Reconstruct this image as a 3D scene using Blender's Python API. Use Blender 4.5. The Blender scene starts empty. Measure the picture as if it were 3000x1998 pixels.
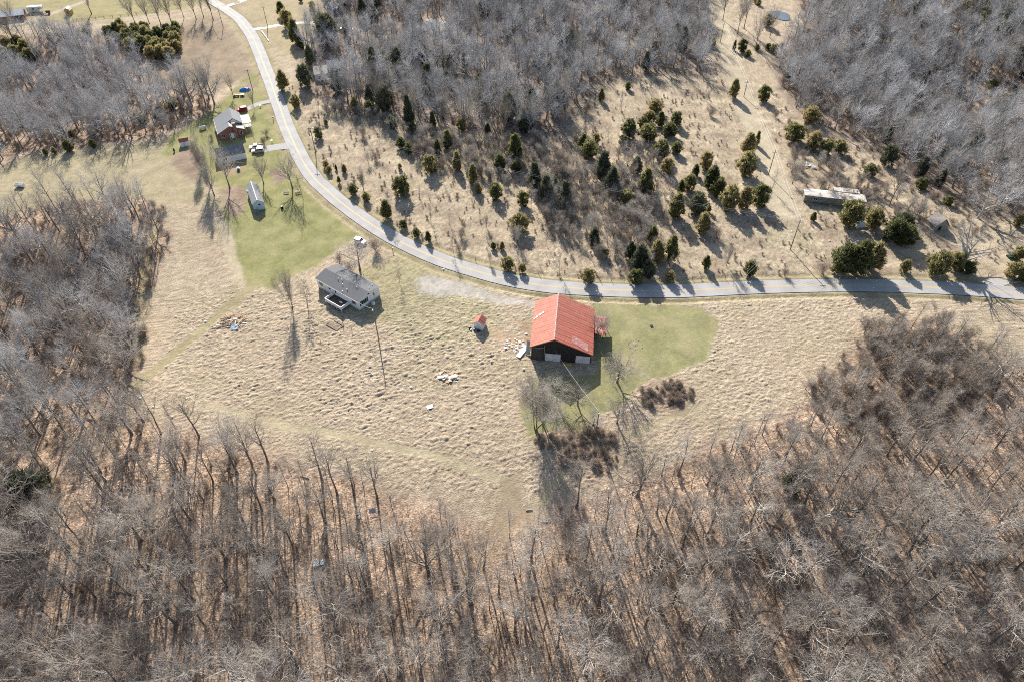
import bpy, math, random
import numpy as np
from mathutils import Vector, Matrix

# ------------------------------------------------------------------ camera, sky, sun, exposure
S = bpy.context.scene
C = S.collection
PITCH, CAMH, FPX = math.radians(44.0), 125.0, 2000.0
cam_d = bpy.data.cameras.new('camera'); cam = bpy.data.objects.new('camera', cam_d); C.objects.link(cam)
cam.location = (0, 0, CAMH); cam.rotation_euler = (math.pi/2 - PITCH, 0, 0)
cam_d.sensor_fit = 'HORIZONTAL'; cam_d.sensor_width = 36.0; cam_d.lens = 36.0*FPX/3000.0
cam_d.clip_start = 1.0; cam_d.clip_end = 6000.0
S.camera = cam

SUN_EL, SH_AZ = math.radians(29.0), math.radians(14.0)      # shadows run 14 degrees to +X of -Y
W = bpy.data.worlds.new('World'); S.world = W; W.use_nodes = True
nt = W.node_tree; nt.nodes.clear()
sky = nt.nodes.new('ShaderNodeTexSky'); sky.sky_type = 'NISHITA'; sky.sun_disc = False
sky.sun_elevation = SUN_EL; sky.sun_rotation = -SH_AZ; sky.altitude = 200; sky.dust_density = 1.2
bg = nt.nodes.new('ShaderNodeBackground'); bg.inputs['Strength'].default_value = 0.09
wo = nt.nodes.new('ShaderNodeOutputWorld')
nt.links.new(sky.outputs[0], bg.inputs[0]); nt.links.new(bg.outputs[0], wo.inputs[0])
sun_d = bpy.data.lights.new('sun', 'SUN'); sun_d.energy = 4.9; sun_d.angle = math.radians(0.55); sun_d.color = (1.0, 0.945, 0.86)
sun = bpy.data.objects.new('sun', sun_d); C.objects.link(sun)
ld = Vector((math.sin(SH_AZ)*math.cos(SUN_EL), -math.cos(SH_AZ)*math.cos(SUN_EL), -math.sin(SUN_EL)))
sun.rotation_euler = ld.to_track_quat('-Z', 'Y').to_euler(); sun.location = (0, 0, 200)
S.view_settings.view_transform = 'Standard'; S.view_settings.look = 'None'
S.view_settings.exposure = 0.84; S.view_settings.gamma = 1.0; S.view_settings.use_curve_mapping = False
S.render.engine = 'CYCLES'
S.cycles.max_bounces = 4; S.cycles.diffuse_bounces = 2; S.cycles.glossy_bounces = 2; S.cycles.transmission_bounces = 2
S.cycles.transparent_max_bounces = 4; S.cycles.caustics_reflective = False; S.cycles.caustics_refractive = False
S.cycles.use_denoising = False; S.cycles.filter_width = 1.0

rnd = random.Random(7); nr = np.random.default_rng(11)

# ------------------------------------------------------------------ terrain height and pixel -> ground
def sp(v, w): return w*np.logaddexp(0, v/w)
def hz(x, y):
    x = np.asarray(x, float); y = np.asarray(y, float)
    z = -0.2*60*(1-np.exp(-sp(90 - y + 6*np.sin(x/38.0), 8)/60))
    z = z - 6.0*np.exp(-(((x+128)/33)**2 + ((y-135)/36)**2))
    z = z - 7.0*np.exp(-(((x+200)/48)**2 + ((y-285)/42)**2))
    z = z - 8.0*np.exp(-(((x-195)/58)**2 + ((y-275)/58)**2))
    return z
CP, SPH = math.cos(PITCH), math.sin(PITCH)
def G(px, py, z=None):
    """pixel of the photograph -> point on the terrain (or on the level z)"""
    dx, u = px-1500.0, 999.0-py
    d = np.array([dx, FPX*CP + u*SPH, -FPX*SPH + u*CP])
    lev = 0.0 if z is None else z
    for _ in range(10):
        k = (CAMH-lev)/-d[2]; p = np.array([0, 0, CAMH]) + d*k
        if z is not None: break
        lev = float(hz(p[0], p[1]))
    return p
def proj(x, y, z):
    dz = z-CAMH; f = y*CP - dz*SPH; u = y*SPH + dz*CP
    return 1500 + x*FPX/f, 999 - u*FPX/f
def height_of(base, top_y):
    b = G(*base); zs = np.linspace(0.2, 30, 600)
    _, yy = proj(b[0], b[1], b[2]+zs)
    return float(zs[np.argmin(abs(yy-top_y))])
def in_poly(x, y, poly):
    x = np.asarray(x, float); y = np.asarray(y, float); P = np.asarray(poly, float); r = np.zeros(x.shape, bool)
    j = len(P)-1
    for i in range(len(P)):
        a, b = P[i], P[j]
        with np.errstate(divide='ignore', invalid='ignore'):
            c = ((a[1] > y) != (b[1] > y)) & (x < (b[0]-a[0])*(y-a[1])/(b[1]-a[1]) + a[0])
        r ^= c; j = i
    return r
def seg_dist(x, y, pts):
    P = np.asarray(pts, float); best = np.full(np.shape(x), 1e9)
    for a, b in zip(P[:-1], P[1:]):
        d = b-a; L = max(d@d, 1e-9)
        t = np.clip(((x-a[0])*d[0] + (y-a[1])*d[1])/L, 0, 1)
        best = np.minimum(best, np.hypot(x-a[0]-t*d[0], y-a[1]-t*d[1]))
    return best
def sdf(x, y, poly):
    d = seg_dist(x, y, list(poly)+[poly[0]])
    return np.where(in_poly(x, y, poly), d, -d)
def GP(pts): return [tuple(G(*p)[:2]) for p in pts]
def smooth(pts, n=8):
    P = [np.array(p, float) for p in pts]; out = []
    for i in range(len(P)-1):
        p0, p1, p2, p3 = P[max(i-1, 0)], P[i], P[i+1], P[min(i+2, len(P)-1)]
        for k in range(n):
            t = k/n
            out.append(0.5*((2*p1) + (-p0+p2)*t + (2*p0-5*p1+4*p2-p3)*t*t + (-p0+3*p1-3*p2+p3)*t**3))
    out.append(P[-1]); return np.array(out)
def perlin(x, y, seed=0):
    g = np.random.default_rng(seed); ang = g.random((256, 256))*2*np.pi; gx, gy = np.cos(ang), np.sin(ang)
    xi, yi = np.floor(x).astype(int), np.floor(y).astype(int); xf, yf = x-xi, y-yi
    u, v = xf*xf*xf*(xf*(xf*6-15)+10), yf*yf*yf*(yf*(yf*6-15)+10)
    def dot(i, j): return gx[(xi+i) & 255, (yi+j) & 255]*(xf-i) + gy[(xi+i) & 255, (yi+j) & 255]*(yf-j)
    a = dot(0, 0)*(1-u) + dot(1, 0)*u; b = dot(0, 1)*(1-u) + dot(1, 1)*u
    return (a*(1-v) + b*v)*1.4
def sstep(a, b, v): t = np.clip((v-a)/(b-a), 0, 1); return t*t*(3-2*t)

# ------------------------------------------------------------------ materials
MATS = {}
def mat(name, col, col2=None, scale=2.0, rough=0.9, bump=0.0, bscale=None, metal=0.0, rand=0.0, spec=0.3, stretch=None, detail=4, lo=0.35, hi=0.65):
    if name in MATS: return MATS[name]
    m = bpy.data.materials.new(name); m.use_nodes = True; n = m.node_tree.nodes; l = m.node_tree.links
    b = n['Principled BSDF']; b.inputs['Roughness'].default_value = rough; b.inputs['Metallic'].default_value = metal
    b.inputs['Specular IOR Level'].default_value = spec
    b.inputs['Base Color'].default_value = (*col, 1)
    tc = n.new('ShaderNodeTexCoord'); src = tc.outputs['Object']
    if stretch:
        mp = n.new('ShaderNodeMapping'); mp.inputs['Scale'].default_value = stretch; l.new(src, mp.inputs[0]); src = mp.outputs[0]
    cur = None
    if col2:
        nz = n.new('ShaderNodeTexNoise'); nz.inputs['Scale'].default_value = scale; nz.inputs['Detail'].default_value = detail
        l.new(src, nz.inputs['Vector'])
        mr = n.new('ShaderNodeMapRange'); mr.inputs[1].default_value = lo; mr.inputs[2].default_value = hi
        l.new(nz.outputs[0], mr.inputs[0])
        mx = n.new('ShaderNodeMix'); mx.data_type = 'RGBA'; mx.inputs[6].default_value = (*col, 1); mx.inputs[7].default_value = (*col2, 1)
        l.new(mr.outputs[0], mx.inputs[0]); cur = mx.outputs[2]
    if rand:
        oi = n.new('ShaderNodeObjectInfo'); mr2 = n.new('ShaderNodeMapRange'); mr2.inputs[3].default_value = 1-rand; mr2.inputs[4].default_value = 1+rand
        l.new(oi.outputs['Random'], mr2.inputs[0])
        hs = n.new('ShaderNodeHueSaturation'); l.new(mr2.outputs[0], hs.inputs['Value'])
        if cur: l.new(cur, hs.inputs['Color'])
        else: hs.inputs['Color'].default_value = (*col, 1)
        cur = hs.outputs[0]
    if cur: l.new(cur, b.inputs['Base Color'])
    if bump:
        nb = n.new('ShaderNodeTexNoise'); nb.inputs['Scale'].default_value = bscale or scale*3; nb.inputs['Detail'].default_value = 4
        l.new(src, nb.inputs['Vector']); bp = n.new('ShaderNodeBump'); bp.inputs['Strength'].default_value = 1.0; bp.inputs['Distance'].default_value = bump
        l.new(nb.outputs[0], bp.inputs['Height']); l.new(bp.outputs[0], b.inputs['Normal'])
    MATS[name] = m; return m
def color_noise_mat(name, cols, scale, rough=.9, rand=.15, spec=.2, trans=0.0):
    """noise through a colour ramp, brightness varied per object"""
    m = bpy.data.materials.new(name); m.use_nodes = True; n = m.node_tree.nodes; l = m.node_tree.links
    b = n['Principled BSDF']; b.inputs['Roughness'].default_value = rough; b.inputs['Specular IOR Level'].default_value = spec
    tc = n.new('ShaderNodeTexCoord'); nz = n.new('ShaderNodeTexNoise'); nz.inputs['Scale'].default_value = scale; nz.inputs['Detail'].default_value = 3
    l.new(tc.outputs['Object'], nz.inputs['Vector'])
    oi = n.new('ShaderNodeObjectInfo'); ad = n.new('ShaderNodeMath'); ad.operation = 'MULTIPLY_ADD'
    ad.inputs[1].default_value = rand*2; l.new(oi.outputs['Random'], ad.inputs[0])
    s2 = n.new('ShaderNodeMath'); s2.operation = 'SUBTRACT'; s2.inputs[1].default_value = rand; l.new(nz.outputs[0], s2.inputs[0]); l.new(s2.outputs[0], ad.inputs[2])
    r = n.new('ShaderNodeValToRGB'); el = r.color_ramp.elements
    while len(el) < len(cols): el.new(0.5)
    for i, (p, c) in enumerate(cols): el[i].position = p; el[i].color = (*c, 1)
    l.new(ad.outputs[0], r.inputs[0]); l.new(r.outputs[0], b.inputs['Base Color'])
    if trans:
        t = n.new('ShaderNodeBsdfTranslucent'); mx = n.new('ShaderNodeMixShader'); mx.inputs[0].default_value = trans; l.new(r.outputs[0], t.inputs[0])
        l.new(b.outputs[0], mx.inputs[1]); l.new(t.outputs[0], mx.inputs[2]); l.new(mx.outputs[0], n['Material Output'].inputs['Surface'])
    MATS[name] = m; return m

M = dict(
 white=mat('white siding', (.84, .84, .83), (.78, .78, .765), .8, .6, stretch=(.2, .2, 3)),
 white_trim=mat('white trim', (.82, .82, .8), rough=.5),
 skirt=mat('grey skirting', (.52, .51, .49), (.42, .41, .38), 3, .8),
 shingle=mat('grey shingles', (.19, .19, .195), (.155, .155, .16), 9, .92),
 shingle_light=mat('light grey metal roof', (.30, .31, .32), (.24, .25, .26), 2, .55, stretch=(1, .1, 1)),
 red_roof=mat('faded red roof paint', (.50, .185, .128), (.42, .14, .092), .7, .66, spec=.3, rand=.07),
 red_worn=mat('worn red roof paint', (.50, .145, .095), (.60, .42, .37), 2.2, .6, spec=.35, rand=.10, stretch=(.35, 4, 1), lo=.60, hi=.76),
 red_peel=mat('peeling red roof paint', (.47, .14, .10), (.66, .55, .52), 2.6, .55, rand=.06, stretch=(.5, 4.0, 1), lo=.46, hi=.66),
 bare_metal=mat('bare galvanised metal', (.62, .62, .62), (.5, .48, .46), 3, .45, metal=.3),
 barn_wood=mat('black weathered barn boards', (.022, .018, .018), (.05, .042, .04), 3, .95, .01, 9, stretch=(4, 4, .5)),
 barn_door=mat('weathered plank door', (.045, .042, .04), (.16, .15, .14), 6, .95, .01, 9, stretch=(5, 5, .6), lo=.5, hi=.62),
 door_white=mat('white painted doors', (.74, .75, .77), (.6, .61, .63), 2, .6, stretch=(5, 1, .5)),
 window=mat('dark window glass', (.02, .024, .03), rough=.08, spec=.5),
 green_shutter=mat('green shutters', (.02, .12, .07), rough=.6),
 black=mat('black rubber', (.015, .015, .016), rough=.7),
 black_paint=mat('black plastic', (.02, .02, .022), rough=.45),
 brick=mat('red brown brick', (.20, .085, .06), (.27, .13, .10), 5, .9, .01, 8),
 pale_blue=mat('pale blue siding', (.55, .64, .72), (.48, .57, .65), 2, .6, stretch=(.2, .2, 5)),
 wood=mat('weathered timber', (.30, .22, .15), (.2, .15, .11), 4, .9, stretch=(3, 3, .4)),
 new_wood=mat('fresh split timber', (.62, .42, .25), (.5, .33, .2), 4, .85, rand=.25),
 grey_wood=mat('grey timber', (.33, .30, .27), (.24, .22, .2), 4, .9),
 deck=mat('dark deck boards', (.085, .06, .05), (.12, .09, .075), 4, .9),
 pole=mat('weathered pole wood', (.24, .20, .165), (.17, .14, .12), 3, .9, stretch=(4, 4, .3)),
 wire=mat('pale wire', (.55, .54, .52), rough=.5),
 metal=mat('grey metal', (.42, .43, .44), rough=.4, metal=.4),
 car_red=mat('red car paint', (.5, .015, .02), rough=.25, spec=.6),
 car_white=mat('white car paint', (.8, .8, .8), rough=.25, spec=.6),
 car_dark=mat('dark trim', (.03, .03, .035), rough=.4),
 tarp=mat('blue tarpaulin', (.02, .16, .55), (.05, .28, .7), 2, .5, .03, 2),
 red_wall=mat('dark red boards', (.22, .05, .04), (.15, .035, .03), 2, .8),
 rust_roof=mat('white rust stained roof', (.66, .62, .56), (.30, .20, .14), .9, .7, stretch=(.5, 1, 1), lo=.52, hi=.68),
 trailer_wall=mat('dirty metal siding', (.34, .33, .28), (.16, .16, .12), .8, .7, stretch=(.6, .6, 2)),
 concrete=mat('concrete', (.62, .61, .59), (.54, .53, .51), 1.5, .8),
 gravel=mat('pale gravel', (.50, .48, .455), (.36, .34, .31), 2.5, .95, .03, 12),
 asphalt=mat('old pale asphalt', (.44, .425, .41), (.36, .347, .335), .22, .8, .006, 60, spec=.2, detail=6),
 asphalt_edge=mat('asphalt edge', (.1, .1, .1), rough=.9),
 yellow=mat('worn yellow paint', (.72, .50, .14), (.55, .43, .22), 1.5, .7),
 pond=mat('pond water', (.10, .13, .16), rough=.12, spec=.6),
 ochre=mat('ochre boards', (.55, .34, .1), rough=.8),
 stone=mat('pale stone', (.45, .42, .38), (.33, .31, .28), 3, .9),
 paper=mat('white sheet scrap', (.82, .82, .82), (.68, .68, .68), 5, .7),
 blue_plastic=mat('blue plastic', (.05, .14, .42), rough=.5),
 yellow_paint=mat('yellow paint', (.7, .5, .03), rough=.5),
 green_paint=mat('dark green paint', (.02, .07, .04), rough=.5),
 bark=color_noise_mat('grey bark', [(.2, (.11, .096, .085)), (.5, (.17, .15, .132)), (.8, (.27, .243, .215))], 1.6, rand=.12),
 twig=color_noise_mat('grey twigs', [(.12, (.24, .20, .165)), (.5, (.45, .395, .34)), (.88, (.64, .585, .52))], .35, rand=.26),
 twig_haze=color_noise_mat('haze grey twigs', [(.12, (.26, .245, .235)), (.5, (.50, .485, .475)), (.88, (.72, .705, .70))], .35, rand=.28),  # paler, greyer twigs for the further woods; distance haze put into the colour
 brushy=color_noise_mat('brown brush stems', [(.2, (.30, .23, .175)), (.5, (.44, .355, .285)), (.8, (.56, .47, .39))], .8, rand=.2),
 dead=mat('bleached dead wood', (.52, .49, .44), (.36, .33, .29), 2.5, .85, stretch=(1, 1, .5)),
 cedar=color_noise_mat('cedar foliage', [(.2, (.10, .115, .05)), (.45, (.215, .215, .095)), (.62, (.34, .30, .14)), (.84, (.46, .36, .19))], 1.9, rand=.26, trans=.55),
 tuft=color_noise_mat('dead grass', [(.2, (.46, .375, .26)), (.5, (.55, .465, .335)), (.8, (.64, .555, .42))], .05, rand=.22, trans=.55),
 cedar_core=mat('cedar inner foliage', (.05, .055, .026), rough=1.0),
 pine=color_noise_mat('grey green foliage', [(.2, (.075, .088, .055)), (.5, (.14, .15, .09)), (.8, (.22, .215, .145))], .9, rand=.15, trans=.35),
)

# ------------------------------------------------------------------ mesh builder and object helpers
class MB:
    def __init__(s): s.v = []; s.f = []; s.m = []
    def add(s, vs, fs, mi=0):
        o = len(s.v); s.v += [tuple(map(float, v)) for v in vs]; s.f += [tuple(o+i for i in f) for f in fs]; s.m += [mi]*len(fs); return s
    def box(s, x0, x1, y0, y1, z0, z1, mi=0):
        s.add([(x0, y0, z0), (x1, y0, z0), (x1, y1, z0), (x0, y1, z0), (x0, y0, z1), (x1, y0, z1), (x1, y1, z1), (x0, y1, z1)],
              [(0, 3, 2, 1), (4, 5, 6, 7), (0, 1, 5, 4), (1, 2, 6, 5), (2, 3, 7, 6), (3, 0, 4, 7)], mi); return s
    def slab(s, a, b, c, d, t, mi=0):
        """four corners (counter-clockwise seen from the top) thickened by t along -normal"""
        a, b, c, d = map(Vector, (a, b, c, d)); nrm = (b-a).cross(d-a).normalized()*t
        top = [a, b, c, d]; bot = [p-nrm for p in top]
        s.add(top+bot, [(0, 1, 2, 3), (7, 6, 5, 4), (0, 4, 5, 1), (1, 5, 6, 2), (2, 6, 7, 3), (3, 7, 4, 0)], mi); return s
    def prism(s, prof, y0, y1, mi=0):
        """profile of (x, z) pushed along y"""
        n = len(prof); s.add([(x, y0, z) for x, z in prof]+[(x, y1, z) for x, z in prof],
              [tuple(range(n)), tuple(range(2*n-1, n-1, -1))]+[((i+1) % n, i, n+i, n+(i+1) % n) for i in range(n)], mi); return s
    def prism_x(s, prof, x0, x1, mi=0):
        n = len(prof); s.add([(x0, y, z) for y, z in prof]+[(x1, y, z) for y, z in prof],
              [tuple(range(n-1, -1, -1)), tuple(range(n, 2*n))]+[(i, (i+1) % n, n+(i+1) % n, n+i) for i in range(n)], mi); return s
    def tube(s, path, rad, sides=6, mi=0):
        P = [Vector(p) for p in path]; R = rad if hasattr(rad, '__len__') else [rad]*len(P); vs = []; fs = []
        for i, p in enumerate(P):
            d = (P[min(i+1, len(P)-1)]-P[max(i-1, 0)]).normalized(); u = d.cross(Vector((0.13, .31, 1)) if abs(d.z) < .9 else Vector((1, .2, 0))).normalized(); w = d.cross(u)
            for k in range(sides):
                a = 2*math.pi*k/sides; vs.append(p + (u*math.cos(a)+w*math.sin(a))*R[i])
        for i in range(len(P)-1):
            for k in range(sides):
                fs.append((i*sides+k, i*sides+(k+1) % sides, (i+1)*sides+(k+1) % sides, (i+1)*sides+k))
        fs.append(tuple(range(sides-1, -1, -1))); fs.append(tuple((len(P)-1)*sides+k for k in range(sides)))
        s.add(vs, fs, mi); return s
    def mesh(s, name, mats):
        me = bpy.data.meshes.new(name); me.from_pydata(s.v, [], s.f)
        for m in (mats if isinstance(mats, (list, tuple)) else [mats]): me.materials.append(m)
        if any(s.m): me.polygons.foreach_set('material_index', s.m)
        me.update(); return me
    def build(s, name, mats, parent=None, loc=None, rz=0):
        o = bpy.data.objects.new(name, s.mesh(name, mats)); C.objects.link(o)
        if parent: o.parent = parent
        if loc is not None: o.location = loc
        if rz: o.rotation_euler.z = rz
        return o
def B(*a): return MB().box(*a)
def tag(o, label=None, cat=None, group=None, kind=None):
    if label: o['label'] = label
    if cat: o['category'] = cat
    if group: o['group'] = group
    if kind: o['kind'] = kind
    return o
def thing(name, label, cat, loc, rz=0, group=None):
    o = bpy.data.objects.new(name, None); C.objects.link(o); o.location = loc; o.rotation_euler = (0, 0, rz); o.empty_display_size = .5
    return tag(o, label, cat, group)
def np_mesh(name, verts, faces, mats, mi=None):
    me = bpy.data.meshes.new(name); verts = np.asarray(verts, np.float32); faces = np.asarray(faces, np.int32); k = faces.shape[1]
    me.vertices.add(len(verts)); me.vertices.foreach_set('co', verts.ravel())
    me.loops.add(faces.size); me.loops.foreach_set('vertex_index', faces.ravel())
    me.polygons.add(len(faces)); me.polygons.foreach_set('loop_start', np.arange(0, faces.size, k, dtype=np.int32))
    for m in mats: me.materials.append(m)
    if mi is not None: me.polygons.foreach_set('material_index', np.asarray(mi, np.int32))
    me.update(calc_edges=True); return me
def local_to(o, x, y):
    a = o.rotation_euler.z; return o.location.x + x*math.cos(a)-y*math.sin(a), o.location.y + x*math.sin(a)+y*math.cos(a)

# ------------------------------------------------------------------ layout read off the photograph (pixels on the ground)
ROADPX = [(470, -90), (560, -42), (600, -14), (625.5, 6.4), (651, 21.7), (676.5, 38.3), (702, 57.4), (721, 81.6), (737.8, 105.9), (753, 137.8), (765.8, 169.6), (777.8, 202.5),
 (791.8, 237), (802, 266), (811, 292), (822, 320), (832.7, 353), (843, 379), (855, 407), (886, 471), (920, 522), (956, 557), (1000, 595), (1051, 633), (1098, 665), (1144, 693),
 (1212, 728), (1297, 764), (1382, 791), (1467, 814.5), (1552, 831.5), (1637, 842), (1765, 849.5), (1892, 853), (2000, 852.5), (2212, 842.3), (2382, 837.5), (2552, 836.8), (2680, 841),
 (2807, 846.5), (3000, 861), (3300, 888), (3900, 950)]
ROAD = smooth([G(*p)[:2] for p in ROADPX], 6)
WOOD_LEFT = [(-500, 700), (0, 640), (180, 600), (330, 585), (440, 600), (478, 700), (470, 760), (415, 850), (405, 960), (400, 1080), (375, 1130), (330, 1260), (250, 1330), (120, 1400), (0, 1330), (-500, 1300)]
WOOD_LOW = [(-900, 1400), (0, 1330), (130, 1400), (270, 1340), (400, 1225), (560, 1260), (700, 1320), (900, 1380), (1100, 1435), (1250, 1485), (1400, 1545), (1480, 1575), (1560, 1560), (1640, 1490), (1780, 1435), (1900, 1395), (2050, 1335), (2250, 1250), (2400, 1175), (2490, 1100), (2560, 960), (2700, 950), (2850, 985), (2960, 1050), (3300, 1100), (4200, 1300), (5200, 2700), (-2200, 2700)]
WOOD_TOPLEFT = [(-600, 480), (-600, 110), (0, 110), (230, 105), (400, 130), (540, 140), (520, 165), (455, 195), (440, 250), (640, 300), (590, 335), (520, 375), (430, 405), (200, 435), (60, 445), (0, 480)]
WOOD_TOP = [(890, -250), (2085, -250), (2085, 0), (2080, 150), (2050, 230), (1990, 215), (1760, 235), (1700, 310), (1640, 395), (1560, 405), (1480, 400), (1380, 385), (1250, 345), (1100, 325), (1000, 300), (890, 260), (900, 130), (960, 40)]
WOOD_RIGHT = [(2190, -250), (3900, -250), (3900, 600), (3000, 640), (2900, 630), (2700, 555), (2560, 445), (2440, 385), (2340, 335), (2290, 265), (2275, 170), (2305, 115), (2360, 60), (2330, -20)]
WOODS = [WOOD_LEFT, WOOD_LOW, WOOD_TOPLEFT, WOOD_TOP, WOOD_RIGHT]
NORTH = [(830, 250), (1000, 290), (1250, 340), (1480, 390), (1640, 390), (1760, 230), (2000, 210), (2100, 160), (2330, 320), (2560, 430), (2700, 545), (3100, 640), (3100, 820), (2400, 812), (1900, 830), (1560, 812), (1250, 722), (1100, 645), (950, 530), (880, 430)]
LAWN_HOME = [(655, 640), (700, 800), (725, 850), (790, 843), (930, 780), (985, 735), (1050, 690), (900, 565), (850, 480), (812, 370), (775, 250), (740, 210), (700, 250), (650, 300), (600, 340), (500, 400), (470, 455), (520, 470), (560, 490), (650, 560)]
LAWN_BARN = [(1742, 893), (1900, 893), (2070, 900), (2098, 950), (2098, 1010), (2060, 1065), (1960, 1095), (1880, 1118), (1850, 1160), (1760, 1225), (1690, 1260), (1560, 1278), (1520, 1230), (1530, 1160), (1560, 1105), (1742, 1100)]
LAWN_FARM = [(-400, 160), (0, 85), (110, 75), (300, 58), (460, 42), (600, 15), (520, -60), (-400, 20)]
FIELD_LEFT = [(-500, 560), (0, 480), (200, 448), (430, 415), (480, 440), (560, 520), (640, 600), (470, 600), (330, 580), (180, 590), (0, 640), (-500, 700)]
PASTURE = [(450, 110), (560, 60), (625, 40), (690, 90), (735, 180), (745, 225), (690, 240), (600, 290), (450, 240), (455, 190), (530, 150)]
EAST_LAWN = [(690, 0), (900, -60), (960, 30), (895, 130), (870, 180), (820, 160), (760, 90)]
GRAVEL = [(1225, 822), (1262, 806), (1330, 826), (1450, 862), (1560, 884), (1600, 892), (1600, 902), (1480, 893), (1390, 872), (1310, 868), (1225, 858)]
GARDENS = [[(505, 450), (560, 440), (590, 470), (580, 540), (555, 530), (515, 490)], [(650, 550), (700, 540), (725, 560), (720, 620), (690, 640), (655, 600)], [(790, 500), (815, 495), (838, 525), (805, 540)],
           [(710, 248), (745, 240), (748, 268), (712, 262)], [(944, 945), (990, 945), (1010, 960), (985, 970), (945, 962)]]
DIRT = [[(1440, 975), (1475, 970), (1500, 990), (1470, 1010)], [(1425, 955), (1455, 955), (1450, 980), (1430, 985)], [(1520, 940), (1555, 940), (1552, 985), (1525, 980)], [(1480, 985), (1550, 985), (1550, 1015), (1500, 1010)],
        [(1395, 1010), (1430, 1015), (1425, 1030), (1400, 1025)], [(1510, 1500), (1570, 1490), (1580, 1545), (1500, 1540)], [(640, 490), (720, 470), (720, 505), (650, 520)]]
TRACKS = [([(735, 840), (640, 925), (520, 1030), (430, 1100), (385, 1140)], 1.6, (.345, .295, .17)), ([(660, 660), (680, 760), (705, 830)], 1.5, (.50, .42, .29)), ([(455, 640), (420, 800), (408, 950), (405, 1060)], 1.6, (.40, .34, .21)),
          ([(620, 1190), (800, 1240), (1000, 1275), (1200, 1320), (1380, 1370), (1500, 1420)], 1.1, (.47, .40, .26)), ([(1085, 755), (1140, 785), (1200, 805), (1260, 815)], .7, (.50, .43, .31)),
          ([(1500, 1420), (1490, 1500), (1440, 1600), (1370, 1700)], 2.2, (.40, .31, .21)), ([(1560, 1500), (1700, 1330), (1850, 1270), (2050, 1190)], 1.0, (.44, .37, .24))]
RIDE = [(2090, -30), (2115, 80), (2145, 190), (2190, 320), (2240, 440), (2275, 540), (2300, 620)]

def axis(parts):
    out = [parts[0][0]]
    for a, b, st in parts:
        n = max(1, int(round((b-a)/st))); out += list(np.linspace(a, b, n+1)[1:])
    return np.array(out)
gx = axis([(-1800, -600, 150), (-600, -300, 20), (-300, -170, 3), (-170, -92, 1.2), (-92, 112, .27), (112, 180, 1.2), (180, 300, 3), (300, 600, 20), (600, 1800, 150)])
gy = axis([(-1500, -100, 140), (-100, 20, 12), (20, 84, .7), (84, 150, .27), (150, 205, .62), (205, 270, 1.0), (270, 420, 2.0), (420, 600, 12), (600, 2600, 150)])
X, Y = np.meshgrid(gx, gy); Z = hz(X, Y)
inner = (abs(X) < 330) & (Y > 15) & (Y < 450)
xi, yi = X[inner], Y[inner]
wx = xi + 1.6*perlin(xi/6, yi/6, 1) + .7*perlin(xi/1.7, yi/1.7, 2); wy = yi + 1.6*perlin(xi/6+50, yi/6, 3) + .7*perlin(xi/1.7, yi/1.7+40, 4)
big = perlin(xi/23, yi/23, 5); mid = perlin(xi/5.5, yi/5.5, 6); fine = perlin(xi/1.3, yi/1.3, 7)
lit = np.zeros(len(xi)); col = np.zeros((len(xi), 3)); amp = np.ones(len(xi))
col[:] = (.475, .382, .275)
col += (big*.03 + mid*.025)[:, None]*np.array([1, .95, .75])
gm = np.clip(perlin(xi/14+9, yi/14, 8)*1.6, 0, 1)*.35; col = col*(1-gm[:, None]) + np.array([.37, .32, .195])*gm[:, None]
def paint(sd, c, w, var=0.12, a=None, k=1.0, nz=None):
    t = sstep(-w, w, sd)*k; n = 1 + var*(mid*1.1 + fine*.9 + big*.5)
    col[:] = col*(1-t[:, None]) + (np.array(c)[None]*n[:, None])*t[:, None]
    if a is not None: amp[:] = amp*(1-t) + a*t
def zone(px): return sdf(wx, wy, GP(px))
paint(zone(NORTH), (.445, .362, .255), 2.5, .26, .9)
bp_ = np.clip(perlin(xi/8+31, yi/6, 61)*2.2-.25, 0, 1)*sstep(-2, 2, zone(NORTH))*.7; col = col*(1-bp_[:, None]) + np.array([.30, .225, .165])*bp_[:, None]
paint(zone(FIELD_LEFT), (.405, .345, .22), 2.5, .14, .35)
paint(zone(PASTURE), (.34, .265, .185), 3, .18, .4)
paint(zone(EAST_LAWN), (.42, .345, .215), 3, .12, .2)
paint(zone(LAWN_FARM), (.36, .315, .165), 3, .16, .1)
for wpx in WOODS: lit = np.maximum(lit, sstep(-2, 2, zone(wpx)))
for wpx in WOODS[3:]: paint(zone(wpx)+1.5, (.31, .255, .205), 2.5, .40, .7)
for wpx in WOODS[:3]: paint(zone(wpx)+1.5, (.425, .325, .243), 2.5, .40, .7)
paint(zone(LAWN_HOME), (.295, .285, .125), .8, .16, .10)
brt = np.clip(mid*1.8+.1, 0, 1); tl = sstep(-1, 1, zone(LAWN_HOME))*brt*.75; col = col*(1-tl[:, None]) + np.array([.36, .325, .165])*tl[:, None]
paint(zone(LAWN_BARN), (.30, .28, .14), .6, .15, .10)
tl = sstep(-1, 1, zone(LAWN_BARN))*np.clip(perlin(xi/7, yi/7, 21)*1.7, 0, 1)*.7; col = col*(1-tl[:, None]) + np.array([.40, .35, .20])*tl[:, None]
for p in GARDENS: paint(zone(p), (.335, .250, .185), .8, .25, .35)
for p in DIRT: paint(zone(p), (.42, .30, .19), 1.2, .15, .1, .8)
for pts, w, c in TRACKS:
    d = seg_dist(wx*.25+xi*.75, wy*.25+yi*.75, smooth(GP(pts), 5)); paint(w-d, c, .7, .12, .12, .85)
d = seg_dist(wx, wy, smooth(GP(RIDE), 5)); paint(4.6-d, (.51, .435, .31), 1.2, .14, .12, .9)
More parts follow.
